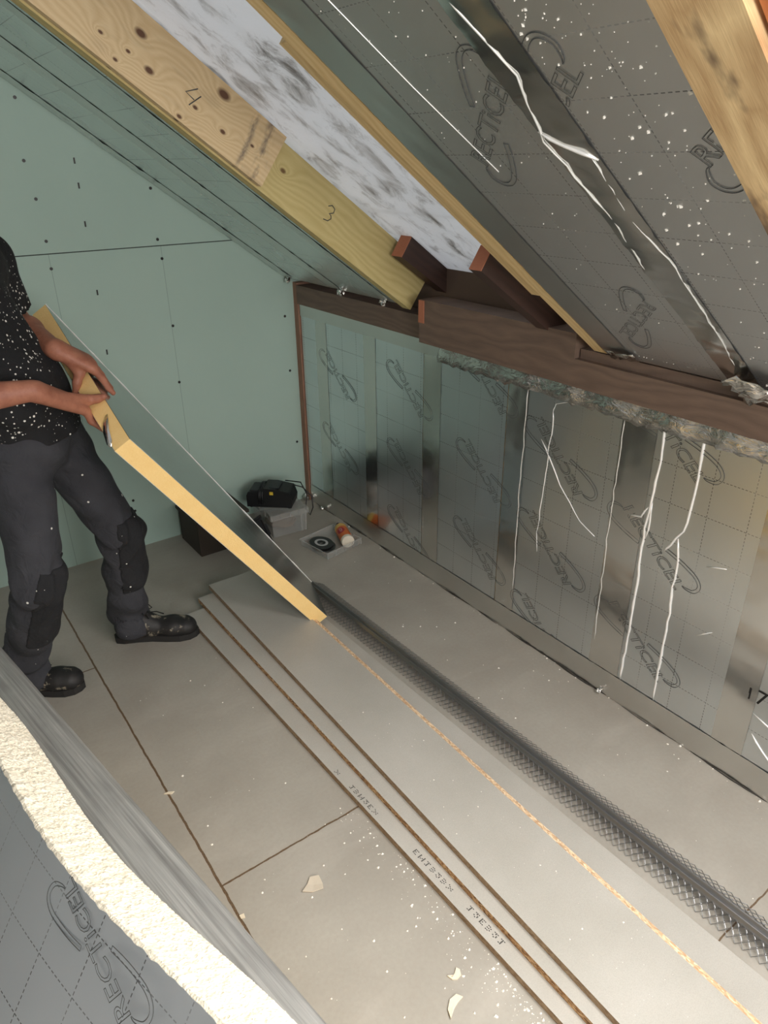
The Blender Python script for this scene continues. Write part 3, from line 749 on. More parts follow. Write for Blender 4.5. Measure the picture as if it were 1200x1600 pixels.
lid = MB(); oz = F0 - bx * .004 - by * .004 + V((0, 0, BH - .032))
lid.obox(oz + V((0, 0, .028)), bx * (BW + .008), by * (BD + .008), (0, 0, .004))
for (o_, w_, e_) in ((oz, bx * (BW + .008), by * .003), (oz + by * (BD + .005), bx * (BW + .008), by * .003), (oz, by * (BD + .008), bx * .003), (oz + bx * (BW + .005), by * (BD + .008), bx * .003)):
    lid.obox(o_, w_, e_, (0, 0, .028))
lid.build('lid', CLEARRIM, sb)
for i in range(5): MB().obox(oz + bx * (i * (BW + .004) / 4) - by * .003, bx * .005, by * .003, (0, 0, .03)).build('lid_rib', CLEARRIM, sb)
for i in range(5): MB().obox(oz + by * (i * (BD + .004) / 4) - bx * .003, by * .005, bx * .003, (0, 0, .03)).build('lid_rib', CLEARRIM, sb)
MB().obox(F0 + bx * (BW - .04) - by * .001 + V((0, 0, .006)), bx * .008, by * .003, (0, 0, .10)).build('corner_rib', CLEARRIM, sb); MB().obox(F0 + bx * (BW - .016) - by * .001 + V((0, 0, .006)), bx * .006, by * .003, (0, 0, .10)).build('corner_rib', CLEARRIM, sb)

RAG = simple('brown_contents', (132, 112, 92), .9, 0, .5, 30, .4)
bmx = bmesh.new(); bmesh.ops.create_icosphere(bmx, subdivisions=3, radius=.5)
for v in bmx.verts: v.co = Matrix.Identity(3) @ v.co * (1 + .25 * mnoise.noise(v.co * 5))
me = bpy.data.meshes.new('cloth_bundle'); bmx.to_mesh(me); bmx.free()
o = link('cloth_bundle', me, RAG, None, True); o.scale = (.14, .2, .055); o.location = F0 + bx * .10 + by * .13 + V((0, 0, .034)); o.rotation_euler.z = math.atan2(bx.y, bx.x)
tag(o, 'brownish bundle lying inside the clear storage box', 'cloth')
# charger with its lead wound round it
ch0 = F0 + bx * .0 + by * .04 + V((0, 0, BH)); cx_ = (fl(440, 788, BH) - fl(385, 770, BH)); cx_ = V((.74, -.67, 0)).normalized(); cy_ = V((.67, .74, 0)).normalized()
cc0 = F0 + bx * .068 + by * .135 + V((0, 0, BH + .0005))
cg = thing('battery_charger', cc0, 'black battery charger with its lead wound round it on the clear box', 'charger')
def P_(a, b, z): return cc0 + cx_ * a + cy_ * b + V((0, 0, z))
body = MB(); pf = [(a_, z_ * 1.25) for a_, z_ in [(-.12, 0), (.115, 0), (.12, .03), (.105, .068), (.02, .082), (-.03, .082), (-.05, .07), (-.11, .066), (-.12, .05)]]
body.prism([P_(a, -.06, z + .004) for a, z in pf], cy_ * .12); body.build('charger_body', BLACKP, cg, bevel=.006, seg=3)
MB().obox(P_(.0, -.045, .105), cx_ * .05, cy_ * .09, (0, 0, .004)).obox(P_(-.10, -.05, .086), cx_ * .04, cy_ * .10, (0, 0, .008)).build('charging_bay', simple('dark_grey_plastic', (40, 43, 46), .5), cg)
MB().obox(P_(.004, -.064, .075), cx_ * .018, cy_ * .004, (0, 0, .016)).build('yellow_sticker', simple('yellow_sticker', (212, 184, 60), .5), cg)
for a in (-.1, .1):
    for b in (-.05, .05): MB().lathe([(.008, 0), (.008, .006)], P_(a, b, -.0), (0, 0, 1), 10).build('foot', BLACKP, cg)
lead = []
for i in range(61):
    t = i / 60 * math.tau * 2.6; a = -.052 + .012 * i / 60
    lead.append(P_(a + .006 * math.sin(t * .5), .072 * math.cos(t), .056 + .058 * math.sin(t)))
lead += [P_(.02, .06, .10), P_(.09, .06, .085), P_(.15, .05, .075), P_(.20, .04, .03), P_(.205, .03, -.03), P_(.19, .02, -.07), P_(.165, .03, -.04), P_(.17, .06, .03), P_(.13, .10, .08), P_(.05, .09, .092)]
MB().tube(lead, .0033, 7).build('lead', BLACKP, cg, smooth=True)
# black case leaning against the box
bc = thing('black_case', fl(424, 850), 'black hinged plastic case leaning against the clear storage box', 'plastic case')
c0, c1 = fl(426, 850, .004), fl(404, 868, .004); ax = (c1 - c0).normalized(); lean = V((.02, .09, .15)).normalized() ; 
lean = (lean - ax * lean.dot(ax)).normalized(); nn = ax.cross(lean); nn = nn if nn.y < 0 else -nn
MB().obox(c0, ax * .16, lean * .165, nn * .012).build('case_shell', BLACKP, bc, bevel=.004)
rb = MB()
for (a, b, w_, h_) in ((.01, .012, .14, .008), (.01, .145, .14, .008), (.01, .012, .008, .14), (.142, .012, .008, .14), (.04, .05, .08, .006), (.04, .11, .08, .006)):
    MB().obox(c0 + ax * a + lean * b + nn * .012, ax * w_, lean * h_, nn * .008).build('raised_rib', BLACKP, bc)

MB().obox(c0 - ax * .012 + lean * .05, ax * .012, lean * .06, nn * .010).build('catch', BLACKP, bc, bevel=.003)
# dark crate by the gable
DK = simple('dark_brown_crate', (52, 44, 36), .7, 0, .2, 30)
cr = thing('crate', (1.19, 3.12, 0), 'dark brown crate behind the held board against the green gable', 'crate')
MB().box((1.06, 3.02, .001), (1.32, 3.035, .17)).box((1.06, 3.255, .001), (1.32, 3.27, .17)).box((1.06, 3.035, .001), (1.075, 3.255, .17)).box((1.305, 3.035, .001), (1.32, 3.255, .17)).box((1.075, 3.035, .001), (1.305, 3.255, .012)).build('crate_body', DK, cr, bevel=.002)
MB().box((1.05, 3.01, .172), (1.33, 3.28, .186)).build('crate_lid', DK, cr, bevel=.003)
# clear tray with discs and a bottle
t0 = V((1.535, 2.615, .001)); bxo, byo = bx.copy(), by.copy(); bx = V((.987, .16, 0)); by = V((-.16, .987, 0))
tr = thing('clear_tray', t0, 'shallow clear plastic tray on the floor holding discs and an orange bottle', 'tray')
taperbox(MB(), t0, .225, .215, 0, .038, .002, .008).build('tray_body', CLEARP, tr)
rb = MB()
for i in range(5):
    rb.obox(t0 + bx * (i * .22 / 4) - by * .0 + V((0, 0, .004)), bx * .004, by * .004, (0, 0, .034)); rb.obox(t0 + bx * .221 + by * (i * .21 / 4) + V((0, 0, .004)), bx * .004, by * .004, (0, 0, .034))
rim = [t0 + V((0, 0, .038)), t0 + bx * .225 + V((0, 0, .038)), t0 + bx * .225 + by * .215 + V((0, 0, .038)), t0 + by * .215 + V((0, 0, .038))]
rb.tube(rim, .0026, 6, closed=True); rb.build('tray_rim', CLEARRIM, tr)
DISC = simple('grey_cutting_disc', (66, 68, 68), .35, .55, .2, 200); DISCW = simple('pale_disc_label', (176, 178, 176), .5)
for k, (px, py, z, tl_, lb) in enumerate([(505, 852, .006, .02, 'dark round disc flat in the bottom of the clear tray'), (505, 845, .014, .10, 'grey round disc with pale rings on top in the clear tray')]):
    c = fl(px, py, z); c = t0 + bx * (.075 - .004 * k) + by * (.118 + .012 * k) + V((0, 0, .006 + .0085 * k + (.006 if k else 0))); ax = V((tl_, -tl_, 1))
    dk = thing('cutting_disc', c, lb, 'disc', 'discs in the clear tray')
    MB().lathe([(.012, 0), (.06, 0), (.06, .004), (.012, .004), (.012, 0)], c, ax, 40, cap=False).build('disc', DISC, dk)
    MB().lathe([(.022, .0042), (.034, .0044), (.034, .0048), (.022, .0048)], c, ax, 40, cap=False).build('label_ring', DISCW, dk)
b0 = t0 + bx * .155 + by * .022 + V((0, 0, .036)); b1 = b0 + (fl(521, 822, .037) - fl(538, 852, .037)).normalized() * .19; bd = (b1 - b0).normalized(); bl = (b1 - b0).length
bo = thing('spray_bottle', b0, 'orange bottle with a cream cap lying in the clear tray', 'bottle')
ORB = simple('orange_label', (208, 108, 50), .4, 0, 0, 60, .1); CREAM = simple('cream_cap', (226, 218, 200), .45); YEL = simple('yellow_band', (214, 178, 96), .45); PURP = simple('dark_purple_nozzle', (58, 44, 62), .4); REDO = simple('red_oval', (168, 40, 52), .45); WHT = simple('white_lettering', (236, 232, 226), .5)
MB().lathe([(.001, -.002), (.029, -.002), (.0325, .001), (.033, .02), (.0325, .022)], b0, bd, 32).build('cap', CREAM, bo, smooth=False)
MB().lathe([(.0318, .021), (.0318, .120), (.031, .123)], b0, bd, 32).build('label', ORB, bo)
MB().lathe([(.0315, .1225), (.0315, .148), (.027, .160), (.015, .168)], b0, bd, 32).build('shoulder', YEL, bo)
MB().lathe([(.013, .166), (.013, .185), (.009, .19), (.008, .205), (.002, .206)], b0, bd, 20).build('nozzle', PURP, bo)
# oval badge with letters wrapped on the bottle
side = V((0, 0, 1)).cross(bd).normalized(); side = side if side.x < 0 else -side
upv = (V((0, 0, 1)) * .86 + side * .5).normalized(); upv = (upv - bd * upv.dot(bd)).normalized(); sdv = bd.cross(upv)
def wrap(u, w_, r): a = u / r; return b0 + bd * (.082 + w_) + (upv * math.cos(a) + sdv * math.sin(a)) * r
vs = [wrap(.021 * math.cos(t * math.tau / 24), .026 * math.sin(t * math.tau / 24), .0322) for t in range(24)] + [wrap(0, 0, .0326)]
vs2 = [wrap(.010 * math.cos(t * math.tau / 24), .013 * math.sin(t * math.tau / 24), .0325) for t in range(24)]
MB().add(vs + vs2, [(i, (i + 1) % 24, 25 + (i + 1) % 24, 25 + i) for i in range(24)] + [(25 + i, 25 + (i + 1) % 24, 24) for i in range(24)]).build('oval_badge', REDO, bo)
tv_, tf_ = text_mesh('CT1', size=.019)
MB().add([wrap(-b_ * 1.0, -a_ * -1.0, .0335) if False else wrap(b_, -a_, .0335) for a_, b_, c_ in tv_], tf_).build('lettering', WHT, bo)
bx, by = bxo, byo
# foil lumps along the wall foot
for (px, py, r, l) in [(482, 768, .022, 'crumpled foil lump in the floor corner behind the clear box'), (503, 795, .012, 'small foil lump on the floor beside the clear box'), (935, 1080, .010, 'small foil lump at the foot of the creased knee wall board')]:
    bmx = bmesh.new(); bmesh.ops.create_icosphere(bmx, subdivisions=2, radius=r)
    for v in bmx.verts: v.co *= random.uniform(.6, 1.2)
    me = bpy.data.meshes.new('foil_lump'); bmx.to_mesh(me); bmx.free(); o = link('foil_lump', me, CRINKLE); p = fl(px, py, r * .7); o.location = (min(p.x, KX - r * 1.3), min(p.y, GY - r * 1.5), r * .85); tag(o, l, 'foil scrap')
# foam and card scraps on the floor
FLAKE = simple('cream_foam_flake', (226, 214, 190), .9, 0, .4, 150); CARD = simple('beige_card_scrap', (196, 186, 168), .8)
def flake(px, py, pts, m, label, z=.003, curl=.01, th=.003):
    c = fl(px, py); n = len(pts); vs = []
    for a, b in pts: vs.append((c.x + a, c.y + b, z + curl * (a * a + b * b) / .0016 * .5))
    vs.append((c.x, c.y, z)); fs = [(i, (i + 1) % n, n) for i in range(n)]
    o = MB().add(vs, fs).build('foam_scrap', m, None); md = o.modifiers.new('t', 'SOLIDIFY'); md.thickness = th; md.offset = 1
    return tag(o, label, 'scrap')
flake(490, 1384, [(-.034, .0), (-.012, .012), (.004, .026), (.026, .016), (.022, -.012), (.016, -.024), (-.012, -.016)], CARD, 'torn beige scrap on the floor left of the chipboard stack')
flake(712, 1524, [(-.018, .010), (-.010, .0), (0, .004), (.012, .012), (.016, .004), (.010, -.008), (-.004, -.010), (-.014, -.004)], FLAKE, 'small white foam scrap above the curved cream one on the floor')
flake(710, 1570, [(-.028, -.020), (-.020, .0), (-.002, .014), (.018, .014), (.026, .0), (.010, -.002), (-.008, -.008)], FLAKE, 'curved cream foam scrap at the bottom of the photo')
flake(845, 1558, [(-.012, 0), (-.004, .012), (.010, .010), (.016, -.002), (.004, -.012)], FLAKE, 'cream foam scrap in the white crumbs against the chipboard stack', .004, .012)
flake(264, 1240, [(-.014, .006), (0, .006), (.016, -.004), (.006, -.008)], FLAKE, 'thin pale foam scrap on the long floor joint')
flake(379, 1432, [(-.006, .006), (.006, .004), (.004, -.008), (-.006, -.004)], FLAKE, 'little pale foam scrap at the lower end of the long floor joint')
def crumb_pt():
    r = random.random()
    if r < .50:    # along the left side of the stack
        t = random.random(); y = 1.35 - 1.0 * t ** .8; x = .80 + (2.5 - y) * .027 - abs(random.gauss(0, .05)) - .006
    elif r < .68: y = random.gauss(.58, .05); x = .835 - abs(random.gauss(0, .03))
    elif r < .86: x = random.uniform(.42, .8); y = random.uniform(.5, 2.3)
    else: x = random.uniform(1.45, 1.8); y = random.uniform(.1, 2.7)
    return V((x, y, .0)), V((0, 0, 1))
o = specks(480, crumb_pt, .0008, .0048).build('foam_crumbs', WHITE, None); tag(o, 'white foam crumbs strewn over the grey floor beside the chipboard stack', 'crumbs', kind='stuff')
o = specks(90, lambda: (V((random.uniform(.95, 1.15), random.uniform(.15, 1.6), .066)), V((0, 0, 1))), .0008, .003).build('foam_specks', WHITE, S3); o['kind'] = 'stuff'
o = specks(60, lambda: (V((1.818 + random.gauss(0, .006), random.uniform(.4, 3.2), .0)), V((0, 0, 1))), .001, .006).build('foam_crumbs', WHITE, None); tag(o, 'pale crumbs along the foot of the knee wall', 'crumbs', kind='stuff')

# ------------------------------------------------------------------ the man
class SDF:
    def __init__(s, lo, hi, h):
        s.lo = np.array(lo, float); s.h = h; n = np.ceil((np.array(hi) - s.lo) / h).astype(int) + 1
        s.ax = [s.lo[i] + h * np.arange(n[i]) for i in range(3)]; s.F = np.full(n, 1.0, np.float32)
    def win(s, a, b, m):
        lo = np.minimum(a, b) - m; hi = np.maximum(a, b) + m
        i0 = np.maximum(np.floor((lo - s.lo) / s.h).astype(int), 0); i1 = np.minimum(np.ceil((hi - s.lo) / s.h).astype(int) + 1, s.F.shape)
        sl = tuple(slice(i0[k], max(i1[k], i0[k])) for k in range(3))
        X = [s.ax[k][sl[k]].reshape([-1 if q == k else 1 for q in range(3)]) for k in range(3)]
        return sl, X
    def cone(s, a, b, ra, rb, k=.015, wide=None, sub=False):
        a = np.array(a, float); b = np.array(b, float); R_ = max(ra, rb) * (wide[1] if wide else 1) + k + .02
        sl, X = s.win(a, b, R_)
        d = b - a; L2 = max(d @ d, 1e-9)
        P = [X[q] - a[q] for q in range(3)]
        t = np.clip((P[0] * d[0] + P[1] * d[1] + P[2] * d[2]) / L2, 0, 1)
        D = [P[q] - t * d[q] for q in range(3)]
        if wide:
            w = np.array(wide[0], float); w /= np.linalg.norm(w); dw = D[0] * w[0] + D[1] * w[1] + D[2] * w[2]; c = 1 - 1 / wide[1]
            D = [D[q] - w[q] * dw * c for q in range(3)]
        dist = (np.sqrt(D[0] ** 2 + D[1] ** 2 + D[2] ** 2) - (ra + (rb - ra) * t)).astype(np.float32)
        f = s.F[sl]
        if sub:
            h_ = np.clip(.5 - .5 * (f + dist) / k, 0, 1); s.F[sl] = f * (1 - h_) - dist * h_ + k * h_ * (1 - h_)
        else:
            h_ = np.clip(.5 + .5 * (f - dist) / k, 0, 1); s.F[sl] = f * (1 - h_) + dist * h_ - k * h_ * (1 - h_)
    def grid(s): return np.meshgrid(*s.ax, indexing='ij', sparse=True)
    def plane(s, p, n):     # keep the side the normal points away from
        X = s.grid(); n = np.array(n, float); n /= np.linalg.norm(n)
        s.F = np.maximum(s.F, (X[0] - p[0]) * n[0] + (X[1] - p[1]) * n[1] + (X[2] - p[2]) * n[2]).astype(np.float32)
    def mesh(s, name, smooth=2):
        Fv = s.F; neg = Fv < 0; nx, ny, nz = Fv.shape
        acc = np.zeros((nx - 1, ny - 1, nz - 1, 3), np.float32); cnt = np.zeros((nx - 1, ny - 1, nz - 1), np.float32)
        cor = [(i, j, k) for i in (0, 1) for j in (0, 1) for k in (0, 1)]
        sub = lambda A, c: A[c[0]:c[0] + nx - 1, c[1]:c[1] + ny - 1, c[2]:c[2] + nz - 1]
        for c in cor:
            for q in range(3):
                if c[q] == 0:
                    e = list(c); e[q] = 1; fa, fb = sub(Fv, c), sub(Fv, e); x = (fa < 0) != (fb < 0)
                    t = np.where(x, fa / np.where(x, fa - fb, 1), 0)
                    for r in range(3): acc[..., r] += np.where(x, c[r] + (t if r == q else 0), 0)
                    cnt += x
        act = cnt > 0; idx = -np.ones(act.shape, int); I = np.argwhere(act); idx[act] = np.arange(len(I))
        verts = s.lo + s.h * (I + acc[act] / cnt[act][:, None])
        quads = []
        for q in range(3):
            a1, a2 = (q + 1) % 3, (q + 2) % 3
            lo_ = [slice(0, n) for n in Fv.shape]; hi_ = [slice(0, n) for n in Fv.shape]; lo_[q] = slice(0, Fv.shape[q] - 1); hi_[q] = slice(1, Fv.shape[q])
            A, B = neg[tuple(lo_)], neg[tuple(hi_)]; E_ = np.argwhere(A != B)
            ok = (E_[:, a1] > 0) & (E_[:, a2] > 0) & (E_[:, a1] < Fv.shape[a1] - 1) & (E_[:, a2] < Fv.shape[a2] - 1); E_ = E_[ok]
            fl_ = A[tuple(E_.T)]
            def g(o1, o2):
                G = E_.copy(); G[:, a1] += o1; G[:, a2] += o2; return idx[tuple(G.T)]
            Q = np.stack([g(-1, -1), g(0, -1), g(0, 0), g(-1, 0)], 1); Q[~fl_] = Q[~fl_][:, ::-1]; quads.append(Q)
        Q = np.concatenate(quads); Q = Q[(Q >= 0).all(1)]
        for _ in range(smooth):     # laplacian smoothing
            S_ = np.zeros_like(verts); C_ = np.zeros(len(verts))
            for i in range(4):
                for j in ((i + 1) % 4, (i - 1) % 4): np.add.at(S_, Q[:, i], verts[Q[:, j]]); np.add.at(C_, Q[:, i], 1)
            verts = verts * .5 + .5 * S_ / np.maximum(C_, 1)[:, None]
        me = bpy.data.meshes.new(name); me.vertices.add(len(verts)); me.vertices.foreach_set('co', verts.astype(np.float32).ravel())
        me.loops.add(Q.size); me.polygons.add(len(Q)); me.loops.foreach_set('vertex_index', Q.ravel().astype(np.int32))
        me.polygons.foreach_set('loop_start', np.arange(0, Q.size, 4, dtype=np.int32)); me.update(calc_edges=True); me.validate()
        for p in me.polygons: p.use_smooth = True
        return me

def skin_mat():
    t = NT('tanned_skin'); p = t.pos(); n = t.noise(p, 28, 4); n2 = t.noise(p, 150, 4, .6)
    c = t.mix(t.rampf(n, .3, .7), lin((146, 92, 72)), lin((172, 116, 92))); c = t.mix(t.rampf(n2, .5, .8, 0, .3), c, lin((122, 70, 54)))
    t.bump(t.math('ADD', n2, t.noise(p, 60, 3)), .25, .003)
    return t.set(c, .55, 0)
SKIN = skin_mat()
def cloth(name, rgb, rgb2, dots=0, dsc=95, bump=.5):
    t = NT(name); p = t.pos(); n = t.noise(p, 9, 5); w = t.noise(p, 600, 2)
    c = t.mix(t.rampf(n, .3, .75), lin(rgb), lin(rgb2))
    if dots:
        v = t.n('ShaderNodeTexVoronoi', feature='F1'); t.put(v.inputs['Vector'], p); v.inputs['Scale'].default_value = dsc
        cr_ = t.xyz(v.outputs['Color'])
        thr = t.math('MULTIPLY', t.rampf(cr_[0], 1 - dots, 1, 0, .44), t.rampf(t.noise(p, 5, 2), .36, .56, .25, 1))
        c = t.mix(t.math('LESS_THAN', v.outputs['Distance'], thr), c, lin((222, 220, 212)))
    t.bump(t.math('ADD', t.math('MULTIPLY', t.noise(p, 22, 4, .5, .8), 1.5), t.math('MULTIPLY', w, .1)), bump, .012)
    return t.set(c, .9, 0)
SHIRT = cloth('black_speckled_shirt', (17, 18, 20), (24, 25, 28), .5, 105, .45)
TROUS = cloth('dark_grey_work_trousers', (44, 45, 50), (60, 61, 66), .03, 70)
PAD = cloth('black_knee_patch', (22, 23, 26), (34, 35, 38), .05, 90)
fdir = V((.87, -.5, 0)).normalized(); ldir = V((.5, .87, 0)).normalized()   # facing, his left
hipL, hipR = V((.43, 2.58, .90)), V((.295, 2.41, .90)); pel = (hipL + hipR) / 2 + V((0, 0, .06))
kneL, kneR = V((.585, 2.50, .50)), V((.255, 2.315, .50)); ankL, ankR = V((.565, 2.555, .09)), V((.15, 2.457, .09))
chest = V((.275, 2.485, 1.30)); belly = V((.33, 2.475, 1.12)); shL, shR = V((.375, 2.665, 1.475)), V((.205, 2.30, 1.475)); nek = V((.26, 2.475, 1.54))
elL = V((.43, 2.70, 1.26)); elR = V((.10, 2.21, 1.17))
wrL = at(84, 545, 2.405); wrR = at(50, 610, 2.20)
head = V((.235, 2.475, 1.68))
body_lo, body_hi = (-.02, 2.02, .02), (.88, 2.86, 1.86)
B = SDF(body_lo, body_hi, .0042)
# legs, trunk
for h_, k_, a_ in ((hipL, kneL, ankL), (hipR, kneR, ankR)):
    B.cone(h_, k_, .078, .052, .03); B.cone(k_, k_.lerp(a_, .35), .050, .052, .03); B.cone(k_.lerp(a_, .35), a_, .052, .036, .03); B.cone(a_, a_ + fdir * .03 - V((0, 0, .03)), .034, .03, .02)
B.cone(pel - ldir * .06, pel + ldir * .06, .105, .105, .04); B.cone(pel, belly, .115, .118, .05, (ldir, 1.3)); B.cone(belly, chest, .118, .112, .05, (ldir, 1.4))
B.cone(chest, (shL + shR) / 2, .105, .075, .05, (ldir, 1.5)); B.cone(shL, shR, .062, .062, .05); B.cone((shL + shR) / 2, nek + (head - nek) * .3, .062, .055, .03)
for s_, e_, w_ in ((shL, elL, wrL), (shR, elR, wrR)):
    B.cone(s_, e_, .052, .041, .03); m_ = e_.lerp(w_, .3); B.cone(e_, m_, .043, .046, .03); B.cone(m_, w_, .046, .030, .03)
# head
hf = (fdir * .93 - V((0, 0, .37))).normalized(); hu = (V((0, 0, 1)) - hf * hf.z).normalized()
B.cone(head - hf * .02 + hu * .035, head + hf * .025 + hu * .03, .083, .078, .03); B.cone(head + hf * .03, head + hf * .055 - hu * .075, .062, .040, .03)
B.cone(head + hf * .098 + hu * .012, head + hf * .118 - hu * .022, .008, .015, .012)                    # nose
B.cone(head + hf * .088 + hu * .03 - ldir * .04, head + hf * .088 + hu * .03 + ldir * .04, .014, .014, .015)   # brow
B.cone(head + hf * .086 - hu * .058 - ldir * .018, head + hf * .086 - hu * .058 + ldir * .018, .009, .009, .008)  # lips
for sg in (1, -1): B.cone(head + ldir * (sg * .083) + hu * .02 - hf * .008, head + ldir * (sg * .086) - hu * .025 - hf * .002, .014, .010, .006, (hf, 1.3)); B.cone(head + hf * .092 + ldir * (sg * .032) + hu * .012, head + hf * .093 + ldir * (sg * .032) + hu * .012, .010, .010, .004, None, True)
# hands in the frame of the held board: cc along the cut edge, mm into the board, PN out of its foil face
def hand(wr, s0, sg, knuck, fing, thumb):
    """sg +1: fingers on the foil face (left hand), -1: fingers below the board (right hand)"""
    E0 = lambda s, m_, n_: PC + cc * s + mm * m_ + PN * n_
    kn = []
    for i, (ds, m_, n_) in enumerate(knuck): kn.append(E0(s0 + ds, m_, n_))
    palmc = wr.lerp((kn[1] + kn[2]) / 2, .5)
    for i, k_ in enumerate(kn):
        st = wr.lerp(k_, .12) + cc * ((i - 1.5) * .006); B.cone(st, k_, .0225, .0155, .018)
    for i, chain in enumerate(fing):
        pts = [kn[i]] + [E0(s0 + a, b, c) for a, b, c in chain]; r = [.0132, .0118, .0106, .0090]
        if i == 3: r = [x * .88 for x in r]
        for j in range(3): B.cone(pts[j], pts[j + 1], r[j], r[j + 1], .0035)
    pts = [wr.lerp(kn[0], .30)] + [E0(s0 + a, b, c) for a, b, c in thumb]; r = [.021, .0165, .0135, .0108]
    for j in range(3): B.cone(pts[j], pts[j + 1], r[j], r[j + 1], .008)
T = TH
g = .0118
hand(wrL, .345, 1,
     [(-.034, -.012, .022), (-.011, -.010, .027), (.012, -.010, .025), (.033, -.012, .019)],
     [[(-.050, .030, g + .008), (-.062, .056, g + .001), (-.072, .078, g)], [(-.020, .036, g + .009), (-.030, .066, g + .001), (-.038, .088, g)], [(.008, .034, g + .008), (.002, .062, g + .001), (-.002, .083, g)], [(.034, .022, g + .006), (.032, .044, g), (.030, .060, g)]],
     [(-.020, -.024, -.018), (-.034, -.013, -.045), (-.046, .004, -T - .011)])
hand(wrR, .215, -1,
     [(-.032, -.020, -T - .004), (-.010, -.016, -T - .016), (.012, -.016, -T - .018), (.032, -.020, -T - .014)],
     [[(-.045, .014, -T - g - .006), (-.056, .038, -T - g), (-.064, .058, -T - g)], [(-.016, .024, -T - g - .004), (-.024, .050, -T - g), (-.03, .072, -T - g)], [(.010, .022, -T - g - .004), (.006, .048, -T - g), (.004, .068, -T - g)], [(.032, .012, -T - g - .004), (.03, .034, -T - g), (.03, .05, -T - g)]],
     [(-.004, -.022, -.040), (-.014, -.0135, -.018), (-.024, -.0118, .004)])
man = thing('person', (.33, 2.47, 0), 'man in a black speckled T-shirt and dark grey work trousers, holding up a foam board', 'person')
def place(name, me, m, par=man):
    o = link(name, me, m, par); return o
Z = SDF(body_lo, body_hi, .0042); Z.F = B.F.copy()
place('body', B.mesh('body', 2), SKIN)
# hair
Hh = SDF(head - V((.14, .14, .14)), head + V((.14, .14, .16)), .005)
Hh.cone(head - hf * .025 + hu * .042, head + hf * .015 + hu * .045, .088, .082, .02)
Hh.plane(head + hf * .045 + hu * .03, hf * 1.0 - hu * .5); Hh.plane(head - hu * .02, -hu + hf * .35)
place('hair', Hh.mesh('hair'), simple('short_grey_brown_hair', (92, 80, 68), .8, 0, .8, 300, .4))
EYEW = simple('eye_white', (226, 222, 214), .3); IRIS = simple('eye_iris', (52, 40, 30), .2)
for sg in (1, -1):
    ec = head + hf * .080 + ldir * (sg * .032) + hu * .012
    eo = MB().lathe([(.0005, -.0115), (.008, -.008), (.0115, 0), (.008, .008), (.0045, .0105), (.0005, .0115)], ec, hf, 16).build('eye', EYEW, man, smooth=True)
    MB().lathe([(.0005, .0112), (.0052, .0108), (.0052, .0114), (.0005, .0122)], ec, hf, 12).build('iris', IRIS, eo, smooth=True)
# trousers
Tr = SDF((.02, 2.16, .04), (.80, 2.82, 1.12), .0055)
for h_, k_, a_ in ((hipL, kneL, ankL), (hipR, kneR, ankR)):
    Tr.cone(h_ + V((0, 0, .02)), k_, .104, .076, .04); Tr.cone(k_, k_.lerp(a_, .4), .076, .076, .03); Tr.cone(k_.lerp(a_, .4), a_ + V((0, 0, .03)), .076, .068, .03); Tr.cone(a_ + V((0, 0, .03)), a_ - V((0, 0, .012)) + fdir * .012, .068, .074, .02)
Tr.cone(pel - ldir * .055, pel + ldir * .055, .130, .130, .05); Tr.cone(pel, pel + V((0, 0, .10)), .125, .122, .03, (ldir, 1.3))
X, Y_, Zz = Tr.grid()
wr_ = (0.010 * np.sin(38 * Zz + 14 * X + 5 * np.sin(17 * Y_)) * np.exp(-((Zz - .17) / .13) ** 2) + 0.008 * np.sin(45 * Zz - 22 * X + 6 * np.sin(20 * Y_ + 9 * X)) * np.exp(-((Zz - .5) / .12) ** 2) + 0.007 * np.sin(40 * Zz + 30 * Y_ + 11 * X) * np.exp(-((Zz - .85) / .1) ** 2) + .0018 * np.sin(60 * X + 30 * Zz) * np.sin(50 * Y_ - 20 * Zz))
Tr.F = (Tr.F + wr_).astype(np.float32)
Tr.plane((0, 0, 1.06), (0, 0, 1))
T0 = Tr.F.copy()
for a_ in (ankL, ankR): Tr.cone(a_ - V((0, 0, .06)) + fdir * .012, a_ + V((0, 0, .03)), .066, .060, .004, None, True)
tro = place('trousers', Tr.mesh('trousers', 2), TROUS)
Tr.F = (T0 - .0045).astype(np.float32); keep = np.full(Tr.F.shape, 1., np.float32)
def obb(c, axes, half):
    ds = [np.abs((X - c[0]) * a[0] + (Y_ - c[1]) * a[1] + (Zz - c[2]) * a[2]) - h_ for a, h_ in zip(axes, half)]
    return np.maximum(np.maximum(ds[0], ds[1]), ds[2])
base = Tr.F.copy()
for k_, a_, h_ in ((kneL, ankL, hipL), (kneR, ankR, hipR)):
    for (lo_, hi_, nm) in ((0, 1, 'knee_patch'),):
        dn = (a_ - k_).normalized(); fr = (fdir - dn * fdir.dot(dn)).normalized(); sd = dn.cross(fr)
        c = k_ + dn * .07 + fr * .085
        Tr.F = np.maximum(base, obb(c, (dn, fr, sd), (.155, .082, .085))).astype(np.float32)
        place(nm, Tr.mesh(nm, 1), PAD, man)['label'] = 'black knee patch'
